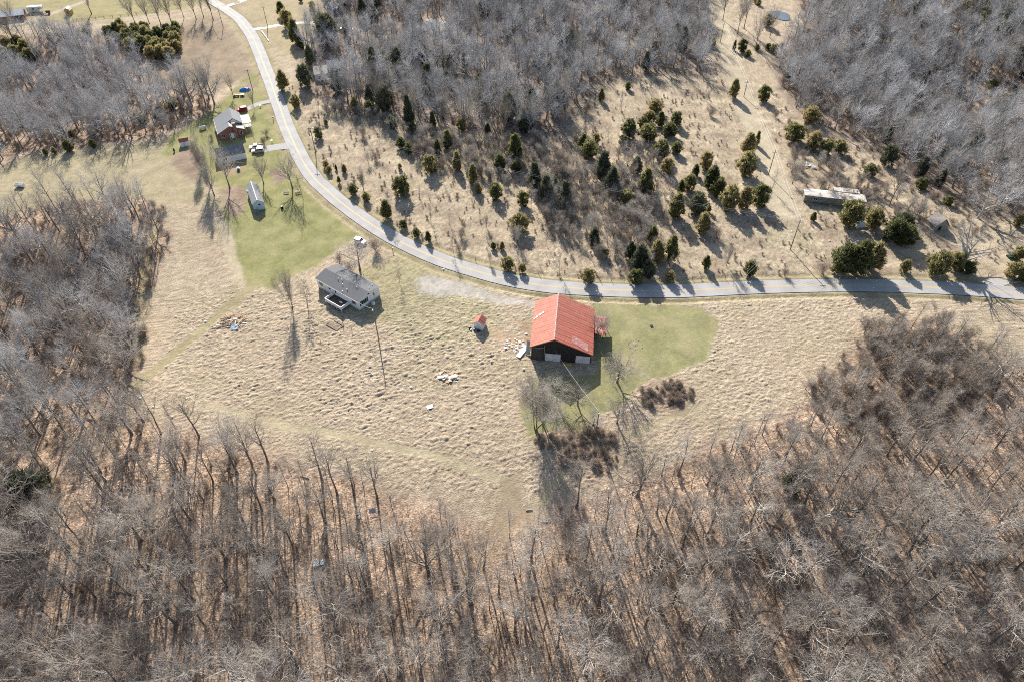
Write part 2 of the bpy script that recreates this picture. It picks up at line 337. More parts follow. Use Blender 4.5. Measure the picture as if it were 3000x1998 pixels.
# homestead surroundings: worn, greener grass around the mobile home and yard track
for cxy, r, c in [((1150, 850), 14, (.36, .325, .18)), ((1300, 900), 16, (.40, .35, .22)), ((2310, 700), 8, (.44, .375, .25)), ((1960, 1160), 4.5, (.25, .17, .12)), ((1720, 1325), 6.5, (.26, .17, .12)), ((2680, 1090), 17, (.33, .255, .19)), ((2900, 1010), 9, (.42, .345, .235))]:
    q = G(*cxy); paint(r-np.hypot(wx-q[0], wy-q[1]), c, 4, .2, None, .75)
paint(zone(GRAVEL), (.475, .44, .395), 1.6, .22, .05, .85)
# the road's verge: green-tan strip, shallow ditch
rd = seg_dist(xi, yi, ROAD); rdw = seg_dist(wx*.4+xi*.6, wy*.4+yi*.6, ROAD)
paint(5.4-rdw, (.37, .315, .18), 1.0, .2, .35, .8)
paint(3.3-rdw, (.30, .255, .165), .5, .2, .05, .8)
hom = sstep(-4, 10, sdf(xi, yi, GP([(470, 880), (900, 900), (1200, 900), (1520, 1010), (1500, 1400), (1000, 1260), (560, 1180)])))
# tussocks: clumps laid in rough rows
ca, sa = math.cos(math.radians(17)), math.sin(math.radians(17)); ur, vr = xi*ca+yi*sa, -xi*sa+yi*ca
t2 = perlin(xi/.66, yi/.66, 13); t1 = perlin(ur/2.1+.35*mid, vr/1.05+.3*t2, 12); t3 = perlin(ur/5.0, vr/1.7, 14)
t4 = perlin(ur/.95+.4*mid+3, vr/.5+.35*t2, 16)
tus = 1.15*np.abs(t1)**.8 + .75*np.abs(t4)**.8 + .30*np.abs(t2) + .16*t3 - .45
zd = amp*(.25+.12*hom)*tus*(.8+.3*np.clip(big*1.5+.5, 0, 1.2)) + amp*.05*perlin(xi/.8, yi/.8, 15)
zd = zd*sstep(3.0, 5.0, rd) - .16*(1-sstep(2.7, 3.4, rd)) - .30*np.exp(-((rd-4.8)/.8)**2)
Z[inner] = Z[inner] + zd
# lit tussock crowns and shaded pits between them, put into the grass colour
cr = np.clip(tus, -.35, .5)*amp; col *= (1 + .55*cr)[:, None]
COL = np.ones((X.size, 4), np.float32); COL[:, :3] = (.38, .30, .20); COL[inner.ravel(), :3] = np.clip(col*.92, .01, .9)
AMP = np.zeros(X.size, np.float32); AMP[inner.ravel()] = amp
nx, ny = len(gx), len(gy); ii = np.arange(nx*ny).reshape(ny, nx)
gf = np.stack([ii[:-1, :-1], ii[:-1, 1:], ii[1:, 1:], ii[1:, :-1]], -1).reshape(-1, 4)
def ground_material():
    m = bpy.data.materials.new('ground cover'); m.use_nodes = True; n = m.node_tree.nodes; l = m.node_tree.links
    b = n['Principled BSDF']; b.inputs['Roughness'].default_value = 1.0; b.inputs['Specular IOR Level'].default_value = .1
    at = n.new('ShaderNodeAttribute'); at.attribute_name = 'cover'; am = n.new('ShaderNodeAttribute'); am.attribute_name = 'rough_amp'
    tc = n.new('ShaderNodeTexCoord')
    def noise(sc, det=4, st=None):
        z = n.new('ShaderNodeTexNoise'); z.inputs['Scale'].default_value = sc; z.inputs['Detail'].default_value = det; z.inputs['Roughness'].default_value = .65
        if st:
            mp = n.new('ShaderNodeMapping'); mp.inputs['Scale'].default_value = st; mp.inputs['Rotation'].default_value = (0, 0, .3); l.new(tc.outputs['Object'], mp.inputs[0]); l.new(mp.outputs[0], z.inputs['Vector'])
        else: l.new(tc.outputs['Object'], z.inputs['Vector'])
        return z.outputs[0]
    a, c = noise(2.3, 5, (1, 1.8, 1)), noise(.33, 4)
    r1 = n.new('ShaderNodeMapRange'); r1.inputs[1].default_value = .28; r1.inputs[2].default_value = .72; r1.inputs[3].default_value = .72; r1.inputs[4].default_value = 1.24; l.new(a, r1.inputs[0])
    r2 = n.new('ShaderNodeMapRange'); r2.inputs[1].default_value = .3; r2.inputs[2].default_value = .7; r2.inputs[3].default_value = .90; r2.inputs[4].default_value = 1.10; l.new(c, r2.inputs[0])
    mu = n.new('ShaderNodeMath'); mu.operation = 'MULTIPLY'; l.new(r1.outputs[0], mu.inputs[0]); l.new(r2.outputs[0], mu.inputs[1])
    hs = n.new('ShaderNodeHueSaturation'); l.new(at.outputs['Color'], hs.inputs['Color']); l.new(mu.outputs[0], hs.inputs['Value'])
    lt = n.new('ShaderNodeAttribute'); lt.attribute_name = 'leaf_litter'
    vz = n.new('ShaderNodeTexVoronoi'); vz.inputs['Scale'].default_value = 3.4; l.new(tc.outputs['Object'], vz.inputs['Vector'])
    sx = n.new('ShaderNodeSeparateColor'); l.new(vz.outputs['Color'], sx.inputs[0])
    rp = n.new('ShaderNodeValToRGB'); el = rp.color_ramp.elements; el[0].position = .0; el[0].color = (.52, .50, .50, 1); el[1].position = .55; el[1].color = (1.0, .98, .96, 1); e3 = el.new(.8); e3.color = (1.2, 1.1, 1.0, 1); e4 = el.new(.97); e4.color = (1.65, 1.45, 1.3, 1)
    l.new(sx.outputs[0], rp.inputs[0])
    mm = n.new('ShaderNodeMix'); mm.data_type = 'RGBA'; mm.blend_type = 'MULTIPLY'; l.new(lt.outputs['Fac'], mm.inputs[0]); l.new(hs.outputs[0], mm.inputs[6]); l.new(rp.outputs[0], mm.inputs[7])
    l.new(mm.outputs[2], b.inputs['Base Color'])
    bp = n.new('ShaderNodeBump'); bp.inputs['Strength'].default_value = 1.0; l.new(noise(2.6, 5, (1, 1.7, 1)), bp.inputs['Height'])
    bd = n.new('ShaderNodeMath'); bd.operation = 'MULTIPLY_ADD'; bd.inputs[1].default_value = .26; bd.inputs[2].default_value = .05; l.new(am.outputs['Fac'], bd.inputs[0]); l.new(bd.outputs[0], bp.inputs['Distance'])
    l.new(bp.outputs[0], b.inputs['Normal']); return m
def ground_z(x, y):
    x = np.asarray(x, float); y = np.asarray(y, float); i = np.clip(np.searchsorted(gx, x)-1, 0, len(gx)-2); j = np.clip(np.searchsorted(gy, y)-1, 0, len(gy)-2)
    u = (x-gx[i])/(gx[i+1]-gx[i]); v = (y-gy[j])/(gy[j+1]-gy[j])
    return Z[j, i]*(1-u)*(1-v)+Z[j, i+1]*u*(1-v)+Z[j+1, i]*(1-u)*v+Z[j+1, i+1]*u*v
AMPG = AMP.reshape(X.shape)
def ground_amp(x, y): return AMPG[np.clip(np.searchsorted(gy, y)-1, 0, len(gy)-1), np.clip(np.searchsorted(gx, x)-1, 0, len(gx)-1)]
gme = np_mesh('ground', np.stack([X.ravel(), Y.ravel(), Z.ravel()], 1), gf, [ground_material()])
ca_ = gme.color_attributes.new('cover', 'FLOAT_COLOR', 'POINT'); ca_.data.foreach_set('color', COL.ravel())
LIT = np.zeros(X.size, np.float32); LIT[inner.ravel()] = lit
la_ = gme.attributes.new('leaf_litter', 'FLOAT', 'POINT'); la_.data.foreach_set('value', LIT)
aa_ = gme.attributes.new('rough_amp', 'FLOAT', 'POINT'); aa_.data.foreach_set('value', AMP)
gme.polygons.foreach_set('use_smooth', np.ones(len(gme.polygons), bool))
ground = bpy.data.objects.new('ground', gme); C.objects.link(ground); tag(ground, kind='structure')

# ------------------------------------------------------------------ road, drives, pond
def strip(name, line, half, m, dz, parent=None, edge=None, kind='structure', dens=None):
    L = np.asarray(line); d = np.gradient(L, axis=0); d /= np.linalg.norm(d, axis=1)[:, None]; nn = np.stack([-d[:, 1], d[:, 0]], 1)
    hw = half if hasattr(half, '__len__') else np.full(len(L), half)
    mb = MB(); cols = np.linspace(-1, 1, 5); vs = []
    for i in range(len(L)):
        for c in cols:
            p = L[i]+nn[i]*c*hw[i]; vs.append((p[0], p[1], float(hz(p[0], p[1]))+dz))
    fs = [(i*5+k, (i+1)*5+k, (i+1)*5+k+1, i*5+k+1)[::-1] for i in range(len(L)-1) for k in range(4)]
    n0 = len(vs)
    for i in range(len(L)):
        for sgn, k in ((-1, 0), (1, 4)):
            p = vs[i*5+k]; q = nn[i]*sgn*.12; vs.append((p[0]+q[0], p[1]+q[1], p[2]-.3))
    fs2 = [(i*5, n0+i*2, n0+(i+1)*2, (i+1)*5) for i in range(len(L)-1)] + [(i*5+4, (i+1)*5+4, n0+(i+1)*2+1, n0+i*2+1) for i in range(len(L)-1)]
    mb.v = vs; mb.f = fs+fs2; mb.m = [0]*len(fs)+[1]*len(fs2)
    o = mb.build(name, [m, edge or m], parent); 
    if kind and not parent: tag(o, kind=kind)
    return o
road = strip('road', ROAD, 2.85+.10*perlin(np.arange(len(ROAD))/2.3, np.zeros(len(ROAD)), 31), M['asphalt'], .03, edge=M['asphalt_edge'])
dR = np.gradient(ROAD, axis=0); dR /= np.linalg.norm(dR, axis=1)[:, None]; nR = np.stack([-dR[:, 1], dR[:, 0]], 1)
for off in (-.15, .15):
    mb = MB(); Lr = ROAD+nR*off
    vs = [];
    for i in range(len(Lr)):
        for s_ in (-.085, .085):
            p = Lr[i]+nR[i]*s_; vs.append((p[0], p[1], float(hz(p[0], p[1]))+.036))
    mb.v = vs; mb.f = [(i*2, i*2+1, i*2+3, i*2+2)[::-1] for i in range(len(Lr)-1)]; mb.m = [0]*len(mb.f)
    mb.build('yellow_line', M['yellow'], road)
def drive(name, px, half, m): return strip(name, smooth(GP(px), 5), half, m, .022)
drive('driveway', [(818, 292), (790, 298), (755, 306), (715, 325)], 1.5, M['gravel'])
drive('driveway', [(862, 428), (830, 430), (795, 434), (762, 441)], 2.3, M['gravel'])
drive('driveway', [(742, 88), (775, 82), (820, 74), (880, 68), (950, 68), (1010, 76), (1060, 92)], 1.7, M['concrete'])
drive('driveway', [(662, 20), (680, 14), (705, 5), (740, -8)], 1.7, M['concrete'])
drive('driveway', [(2895, 838), (2930, 824), (2960, 815), (2990, 812)], 2.0, M['gravel'])
drive('farm_track', [(-60, 86), (40, 70), (105, 56), (190, 27), (280, -6), (380, -40)], 1.9, mat('tan dirt', (.46, .38, .28), (.38, .31, .22), 1, .95))
drive('farm_track', [(20, 78), (90, 66), (140, 48), (180, 33)], 1.2, MATS['tan dirt'])
def blob(name, c, rx, ry, m, dz=.03, n=36, seed=1):
    q = G(*c); r = np.random.default_rng(seed); k = r.random(4)*6; mb = MB(); ring = []
    for i in range(n):
        a = 2*math.pi*i/n; f = 1+.10*math.sin(2*a+k[0])+.07*math.sin(3*a+k[1])+.04*math.sin(5*a+k[2])
        x, y = q[0]+rx*f*math.cos(a), q[1]+ry*f*math.sin(a); ring.append((x, y, float(hz(q[0], q[1]))+dz))
    mb.add(ring+[(p[0], p[1], p[2]-.4) for p in ring], [tuple(range(n))]+[(i, n+i, n+(i+1) % n, (i+1) % n) for i in range(n)]); return tag(mb.build(name, m), kind='structure')
blob('pond', (2282, 47), 5.5, 7.0, M['pond'], .25)
blob('gravel_clearing', (1262, 92), 8, 17, M['gravel'], .28, seed=3)

# ------------------------------------------------------------------ vegetation generators
def tubes(paths, radii, sides, out_v, out_f):
    """batch of tapered tubes: paths (B,n,3), radii (B,n)"""
    Bn, n, _ = paths.shape; d = paths[:, -1]-paths[:, 0]; d /= np.linalg.norm(d, axis=1, keepdims=True)+1e-9
    ref = np.where(np.abs(d[:, 2:3]) < .8, np.array([[0, 0, 1.]]), np.array([[1., 0, 0]])); u = np.cross(d, ref); u /= np.linalg.norm(u, axis=1, keepdims=True)+1e-9; w = np.cross(d, u)
    a = np.arange(sides)*2*np.pi/sides
    ring = u[:, None, :]*np.cos(a)[None, :, None] + w[:, None, :]*np.sin(a)[None, :, None]
    V = paths[:, :, None, :] + ring[:, None]*radii[:, :, None, None]
    base = sum(len(v) for v in out_v); idx = base + np.arange(Bn*n*sides).reshape(Bn, n, sides)
    nxt = np.roll(idx, -1, axis=2)
    F = np.stack([idx[:, :-1], nxt[:, :-1], nxt[:, 1:], idx[:, 1:]], -1).reshape(-1, 4)
    out_v.append(V.reshape(-1, 3)); out_f.append(F)
def branch(parent, prad, count, t0, t1, ang, length, g, npts=4, up=.25, jit=.08, rfac=.5, rtip=.25, rmin=.004):
    """children of each parent path"""
    Bn, n, _ = parent.shape; t = t0 + (t1-t0)*((np.arange(count)[None]+g.random((Bn, count)))/count); q = t*(n-1); i = np.minimum(q.astype(int), n-2); f = (q-i)[..., None]
    bi = np.arange(Bn)[:, None]; p0, p1 = parent[bi, i], parent[bi, i+1]; pos = p0*(1-f)+p1*f; dr = p1-p0; dr /= np.linalg.norm(dr, axis=-1, keepdims=True)+1e-9
    r0 = prad[bi, i]*(1-f[..., 0]) + prad[bi, i+1]*f[..., 0]
    rv = g.normal(size=dr.shape); side = rv - (rv*dr).sum(-1, keepdims=True)*dr; side /= np.linalg.norm(side, axis=-1, keepdims=True)+1e-9
    A = np.radians(ang + g.normal(size=t.shape)*ang*.22)[..., None]; dd = dr*np.cos(A)+side*np.sin(A)
    L = (length(t) if callable(length) else length)*(.7+.6*g.random(t.shape)); s = np.linspace(0, 1, npts)
    pts = np.zeros((*t.shape, npts, 3)); pts[..., 0, :] = pos; cur = dd.copy()
    for k in range(1, npts):
        cur = cur + np.array([0, 0, up])/(npts-1) + g.normal(size=cur.shape)*jit; cur /= np.linalg.norm(cur, axis=-1, keepdims=True)+1e-9
        pts[..., k, :] = pts[..., k-1, :] + cur*(L/(npts-1))[..., None]
    rb = np.maximum(np.minimum(r0*rfac, L*.026), rmin)
    rr = rb[..., None]*(1-(1-rtip)*s); return pts.reshape(-1, npts, 3), rr.reshape(-1, npts)
def make_tree(seed, H=14., form='forest'):
    """returns trunk (verts, faces), crown (verts, faces)"""
    g = np.random.default_rng(seed); n = 10
    P = dict(forest=dict(top=.84, r=.0165, c1=13, a1=46, l1=.37, t0=.36, up1=.6, c2=8, c3=4, l3=1.1, nt=1),
             tall=dict(top=.90, r=.0145, c1=12, a1=38, l1=.29, t0=.45, up1=.6, c2=8, c3=5, l3=1.0, nt=1),
             open=dict(top=.62, r=.022, c1=15, a1=58, l1=.45, t0=.26, up1=.5, c2=10, c3=6, l3=1.05, nt=1),
             vase=dict(top=.42, r=.022, c1=13, a1=36, l1=.60, t0=.42, up1=.35, c2=10, c3=7, l3=1.0, nt=1),
             multi=dict(top=.8, r=.010, c1=10, a1=36, l1=.34, t0=.22, up1=.4, c2=8, c3=9, l3=.7, nt=4),
             shrub=dict(top=.75, r=.010, c1=7, a1=34, l1=.42, t0=.12, up1=.3, c2=5, c3=6, l3=.38, nt=8),
             bramble=dict(top=.7, r=.006, c1=6, a1=50, l1=.6, t0=.15, up1=-.2, c2=5, c3=5, l3=.42, nt=12),
             sapling=dict(top=.95, r=.009, c1=12, a1=42, l1=.24, t0=.2, up1=.5, c2=5, c3=5, l3=.45, nt=1),
             youngtrunk=dict(top=.97, r=.0105, c1=7, a1=36, l1=.15, t0=.45, up1=.6, c2=5, c3=3, l3=.5, nt=1),
             dead=dict(top=.50, r=.033, c1=12, a1=52, l1=.62, t0=.3, up1=.15, c2=6, c3=4, l3=1.2, nt=1))[form]
    nt = P['nt']; tr = np.zeros((nt, n, 3)); s = np.linspace(0, 1, n)
    for k in range(nt):
        lean = g.normal(size=2)*(.03 if nt == 1 else .28); wob = np.cumsum(g.normal(size=(n, 2))*.012*H*(1 if nt == 1 else .8)/3, axis=0); wob -= wob[0]
        hh = H*P['top']*(1 if nt == 1 else .7+.4*g.random())
        tr[k, :, 0] = lean[0]*s*hh + wob[:, 0]*(1 if nt == 1 else 1.5) + (0 if nt == 1 else g.normal()*.02*H); tr[k, :, 1] = lean[1]*s*hh + wob[:, 1] + (0 if nt == 1 else g.normal()*.02*H); tr[k, :, 2] = s*hh - .35*(1-s)
    r0 = P['r']*H; tr_r = np.repeat((r0*((1-.8*s)*1.0 + .55*np.exp(-s*14)))[None], nt, 0)
    tv, tf = [], []; tubes(tr, tr_r, 7 if nt == 1 else 4, tv, tf)
    cv, cf = [], []
    lf = lambda t: H*P['l1']*(1.12-.62*((t-P['t0'])/(1-P['t0']))**1.5)
    b1, r1 = branch(tr, tr_r, P['c1'], P['t0'], 1., P['a1'], lf, g, 6, P['up1'], .11, .72, .25, .02 if H > 4 else .01)
    if form == 'dead':
        tubes(b1, r1*1.25, 5, cv, cf)
    else: tubes(b1, r1, 4, cv, cf)
    b2, r2 = branch(b1, r1, P['c2'], .18, 1., 46, lambda t: H*P['l1']*.46*(1.1-.5*t), g, 4, .3, .12, .6, .4, .014 if H > 4 else .008)
    tubes(b2, r2, 3, cv, cf)
    b3, r3 = branch(b2, r2, P['c3'], .12, 1., 44, P['l3'], g, 3, .2, .16, .7, .4, .0100 if H > 4 else .006)
    if form != 'dead': tubes(b3, r3, 3, cv, cf)
    else: tubes(b3[::3], r3[::3], 3, cv, cf)
    return (np.concatenate(tv), np.concatenate(tf)), (np.concatenate(cv), np.concatenate(cf))
def make_cedar(seed, H=5., form='cone'):
    g = np.random.default_rng(seed); nl = 78; tri_v = []; N = 42
    wid = dict(cone=.21, egg=.30, round=.42, column=.13)[form]
    t = g.random(nl)**(.85 if form != 'round' else 1.0); az = g.random(nl)*2*np.pi + np.arange(nl)*2.4
    prof = dict(cone=lambda t: (1-t)**.72*(.55+.45*np.minimum(t*6, 1)), egg=lambda t: np.clip(1-t, 0, 1)**.52*(.5+.5*np.minimum(t*4, 1)), round=lambda t: np.sqrt(np.clip(1-((t-.45)/.56)**2, 0, 1)), column=lambda t: (1-t)**.5*np.minimum(.6+t*3, 1))[form]
    R = wid*H*prof(t)*(.62+.62*g.random(nl)); z0 = .07*H
    lob = np.stack([R*np.cos(az)*.82, R*np.sin(az)*.82, z0+t*H*.9+g.normal(size=nl)*.03*H], 1)
    lr = (.085*H)*(.6+.8*g.random(nl))*(.55+.5*prof(t))
    c = np.repeat(lob, N, 0); rr = np.repeat(lr, N)
    dv = g.normal(size=(nl*N, 3)); dv /= np.linalg.norm(dv, axis=1, keepdims=True); dv[:, 2] = dv[:, 2]*1.1+.25
    pos = c + dv*rr[:, None]*(.35+.85*g.random(nl*N))[:, None]
    outd = dv + np.array([0, 0, .8]) + g.normal(size=dv.shape)*.35; outd /= np.linalg.norm(outd, axis=1, keepdims=True)
    sd = np.cross(outd, g.normal(size=outd.shape)); sd /= np.linalg.norm(sd, axis=1, keepdims=True)
    L = (.046*H+.05)*(.6+1.0*g.random(nl*N)); Wd = L*.36
    a = pos-outd*L[:, None]*.35; V = np.stack([a-sd*Wd[:, None], a+sd*Wd[:, None], pos+outd*L[:, None]], 1).reshape(-1, 3)
    F = np.arange(len(V)).reshape(-1, 3)
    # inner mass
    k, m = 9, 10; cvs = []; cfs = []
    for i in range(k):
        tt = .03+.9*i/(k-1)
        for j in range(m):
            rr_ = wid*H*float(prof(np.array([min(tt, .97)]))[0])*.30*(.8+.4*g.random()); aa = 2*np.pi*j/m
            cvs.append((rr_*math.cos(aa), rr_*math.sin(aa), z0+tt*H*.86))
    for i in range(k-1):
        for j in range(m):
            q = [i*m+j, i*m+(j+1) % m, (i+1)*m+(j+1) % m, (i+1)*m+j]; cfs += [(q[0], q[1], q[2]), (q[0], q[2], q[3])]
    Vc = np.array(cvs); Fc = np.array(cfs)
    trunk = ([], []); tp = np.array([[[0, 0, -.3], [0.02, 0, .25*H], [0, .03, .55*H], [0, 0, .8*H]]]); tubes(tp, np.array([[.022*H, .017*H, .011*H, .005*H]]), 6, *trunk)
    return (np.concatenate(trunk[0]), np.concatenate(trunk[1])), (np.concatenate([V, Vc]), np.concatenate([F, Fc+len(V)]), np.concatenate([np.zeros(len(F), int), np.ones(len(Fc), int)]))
PROTO = {}
def proto(kind, forms, H, bark, crown):
    L = []
    for sd, fm in forms:
        (tv, tf), (cv, cf) = make_tree(sd, H, fm)
        L.append((np_mesh('trunk', tv, tf, [bark]), np_mesh('crown', cv, cf, [crown]), H))
        allv = np.concatenate([tv, cv]); allf = np.concatenate([tf, cf+len(tv)])
        L[-1] += (np_mesh('bare_tree', allv, allf, [bark, crown], np.r_[np.zeros(len(tf), int), np.ones(len(cf), int)]),)
    PROTO[kind] = L
proto('forest', [(101, 'forest'), (102, 'forest'), (103, 'tall'), (104, 'forest'), (105, 'tall'), (106, 'open'), (107, 'forest'), (108, 'open')], 14., M['bark'], M['twig'])
proto('greywood', [(111, 'forest'), (112, 'tall'), (113, 'open'), (114, 'forest'), (115, 'forest'), (116, 'open')], 14., mat('grey trunk bark', (.24, .225, .21), (.15, .14, .13), 1.5, .95), M['twig_haze'])  # further-wood trees, hazy grey tint carried by bark and twig colour
proto('open', [(121, 'open'), (122, 'open'), (123, 'open')], 11., M['bark'], M['twig'])
proto('vase', [(131, 'vase'), (132, 'vase')], 12., M['bark'], M['twig'])
proto('multi', [(141, 'multi'), (142, 'multi')], 8., M['bark'], M['twig'])
proto('sapling', [(151, 'sapling'), (152, 'sapling')], 5., M['bark'], M['twig'])
proto('youngtrunk', [(155, 'youngtrunk'), (156, 'youngtrunk'), (157, 'youngtrunk')], 5., M['bark'], M['twig'])
proto('shrub', [(161, 'shrub'), (162, 'shrub'), (163, 'shrub')], 2.4, M['brushy'], M['brushy'])
proto('bramble', [(171, 'bramble'), (172, 'bramble')], 1.6, M['brushy'], M['brushy'])
proto('dead', [(181, 'dead'), (182, 'dead')], 13., M['dead'], M['dead'])
for nm, cm in (('cedar', M['cedar']), ('pine', M['pine'])):
    L = []
    for sd, fm in [(201, 'cone'), (202, 'egg'), (203, 'round'), (204, 'egg'), (205, 'cone'), (206, 'column')]:
        (tv, tf), (cv, cf, ci) = make_cedar(sd, 5., fm)
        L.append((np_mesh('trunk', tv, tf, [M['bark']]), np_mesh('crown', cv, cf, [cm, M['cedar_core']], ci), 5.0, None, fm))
    PROTO[nm] = L
def plant(kind, x, y, H, name, label, cat, group, idx=None, wide=1.0, rz=None, sink=0.0):
    pr = PROTO[kind][rnd.randrange(len(PROTO[kind])) if idx is None else idx % len(PROTO[kind])]; s = H/pr[2]
    e = thing(name, label, cat, (x, y, float(hz(x, y))-sink), rnd.uniform(0, 6.28) if rz is None else rz, group); e.scale = (s*wide, s*wide, s)
    for nm, me in (('trunk', pr[0]), ('crown', pr[1])):
        o = bpy.data.objects.new(nm, me); C.objects.link(o); o.parent = e
    return e
def scatter_stuff(name, label, pts, meshes):
    """one uncountable mass: points (x, y, z, rot, scale, index) instanced by geometry nodes"""
    col = bpy.data.collections.new(name+'_kinds')
    for k, me in enumerate(meshes):
        o = bpy.data.objects.new('%s_kind_%02d' % (name, k), me); col.objects.link(o)
    P = np.array(pts); me = bpy.data.meshes.new(name); me.vertices.add(len(P)); me.vertices.foreach_set('co', P[:, :3].astype(np.float32).ravel())
    for nm, tp, c in (('turn', 'FLOAT', 3), ('size', 'FLOAT', 4), ('pick', 'INT', 5)):
        a = me.attributes.new(nm, tp, 'POINT'); a.data.foreach_set('value', P[:, c].astype(np.int32 if tp == 'INT' else np.float32))
    o = bpy.data.objects.new(name, me); C.objects.link(o); tag(o, label, None, None, 'stuff')
    ng = bpy.data.node_groups.new(name, 'GeometryNodeTree'); ng.interface.new_socket('Geometry', in_out='INPUT', socket_type='NodeSocketGeometry'); ng.interface.new_socket('Geometry', in_out='OUTPUT', socket_type='NodeSocketGeometry')
    N, L = ng.nodes, ng.links; gi = N.new('NodeGroupInput'); go = N.new('NodeGroupOutput'); ip = N.new('GeometryNodeInstanceOnPoints'); ci = N.new('GeometryNodeCollectionInfo')
    ci.inputs['Collection'].default_value = col; ci.inputs['Separate Children'].default_value = True; ci.inputs['Reset Children'].default_value = True
    ip.inputs['Pick Instance'].default_value = True
    def na(nm, tp): q = N.new('GeometryNodeInputNamedAttribute'); q.data_type = tp; q.inputs['Name'].default_value = nm; return q.outputs['Attribute']
    cx = N.new('ShaderNodeCombineXYZ'); L.new(na('turn', 'FLOAT'), cx.inputs[2])
    L.new(gi.outputs[0], ip.inputs['Points']); L.new(ci.outputs[0], ip.inputs['Instance']); L.new(na('pick', 'INT'), ip.inputs['Instance Index']); L.new(cx.outputs[0], ip.inputs['Rotation']); L.new(na('size', 'FLOAT'), ip.inputs['Scale']); L.new(ip.outputs[0], go.inputs[0])
    md = o.modifiers.new('spread', 'NODES'); md.node_group = ng; return o


# ------------------------------------------------------------------ the red roofed barn
R = math.radians
def at(px): p = G(*px); return (p[0], p[1], p[2])
def gable_wall(mb, prof, y0, y1, mi=0): mb.prism(prof, y0, y1, mi)
bq = G(1555.7, 1052.5)
barn = thing('barn', 'big black tobacco barn with a faded red metal gable roof', 'barn', (bq[0], bq[1], bq[2]), R(-6.2))
BW, BD, RX, RZ, LZ, RZ2 = 15.2, 16.7, 5.7, 8.0, 5.05, 3.75
def boards(prof_z, x0, x1, y, depth, w=.3, seed=0):
    g = random.Random(seed); mb = MB(); x = x0
    while x < x1-.02:
        xe = min(x+w*g.uniform(.85, 1.15), x1); j = g.uniform(0, .035); za, zb = prof_z(x+.01), prof_z(xe-.01)
        ya, yb = y-j, y+depth
        mb.add([(x+.006, ya, -.6), (xe-.006, ya, -.6), (xe-.006, yb, -.6), (x+.006, yb, -.6), (x+.006, ya, za), (xe-.006, ya, zb), (xe-.006, yb, zb), (x+.006, yb, za)], [(0, 3, 2, 1), (4, 5, 6, 7), (0, 1, 5, 4), (1, 2, 6, 5), (2, 3, 7, 6), (3, 0, 4, 7)])
        x = xe
    return mb
pz = lambda x: (LZ + (RZ-LZ)*x/RX if x < RX else RZ-(RZ-RZ2)*(x-RX)/(BW-RX)) - .16
boards(pz, 0, BW, 0, .08, seed=1).build('front_wall', M['barn_wood'], barn)
boards(pz, 0, BW, BD-.08, .08, seed=2).build('back_wall', M['barn_wood'], barn)
for nm, x0, zt in (('side_wall', 0.02, LZ-.2), ('side_wall', BW-.1, RZ2-.2)):
    mb = MB(); y = .1; g = random.Random(int(x0))
    while y < BD-.1:
        ye = min(y+.3, BD-.1); j = g.uniform(0, .03); mb.box(x0-j, x0+.08, y+.005, ye-.005, -.6, zt); y = ye
    mb.build(nm, M['barn_wood'], barn)
B(.05, BW-.05, .1, BD-.1, -.62, -.5).build('floor_slab', M['barn_wood'], barn)
def roof_panels(parent, xa, za, xb, zb, y0, y1, n, mats, pick, seed, name='roof_panel', rib=.028):
    """corrugated sheets running from ridge (xa,za) to eave (xb,zb), laid side by side along y"""
    g = random.Random(seed); w = (y1-y0)/n
    for i in range(n):
        ya, yb = y0+i*w, y0+(i+1)*w+.02; lift = .01*(i % 2)+g.uniform(0, .008); mb = MB(); k = 1; sg = 1 if xb > xa else -1
        prof = []
        for j in range(k):
            s0 = ya+(yb-ya)*j/k; s1 = ya+(yb-ya)*(j+1)/k; prof += [(s0, 0), (s0+(s1-s0)*.18, rib), (s0+(s1-s0)*.36, 0)]
        prof.append((yb, 0)); m = len(prof)
        xe, ze = xb+g.uniform(-.02, .02), zb
        vs = [(xa, yy, za+hh+lift) for yy, hh in prof]+[(xe, yy, ze+hh+lift) for yy, hh in prof]+[(xa, yy, za+hh+lift-.02) for yy, hh in prof]+[(xe, yy, ze+hh+lift-.02) for yy, hh in prof]
        fs = []
        for j in range(m-1): fs += [(j, j+1, m+j+1, m+j)[::sg], (2*m+j, 3*m+j, 3*m+j+1, 2*m+j+1)[::sg]]
        fs += [(m+j, m+j+1, 3*m+j+1, 3*m+j)[::sg] for j in range(m-1)]
        mb.add(vs, fs); mb.build(name, mats[pick(i, n)], parent)
sl = (RZ-LZ)/RX; sr = (RZ-RZ2)/(BW-RX)
roof_l = MB().slab((RX, -.42, RZ-.03), (RX, BD+.4, RZ-.03), (-.33, BD+.4, LZ-.33*sl-.03), (-.33, -.42, LZ-.33*sl-.03), .05).build('roof_deck', M['barn_wood'], barn)
roof_r = MB().slab((RX+.01, -.42, RZ-.03), (BW+.33, -.42, RZ2-.33*sr-.03), (BW+.33, BD+.4, RZ2-.33*sr-.03), (RX+.01, BD+.4, RZ-.03), .05).build('roof_deck', M['barn_wood'], barn)
roof_panels(roof_l, RX, RZ+.02, -.42, LZ-.42*sl+.02, -.5, BD+.45, 20, [M['red_roof']], lambda i, n: 0, 3)
roof_panels(roof_r, RX, RZ+.02, BW+.42, RZ2-.42*sr+.02, -.5, BD+.45, 20, [M['red_roof'], M['red_worn']], lambda i, n: 1 if i in (3, 4, 5, 6, 8, 9, 11, 13, 16) else (1 if i < 2 else 0), 4)
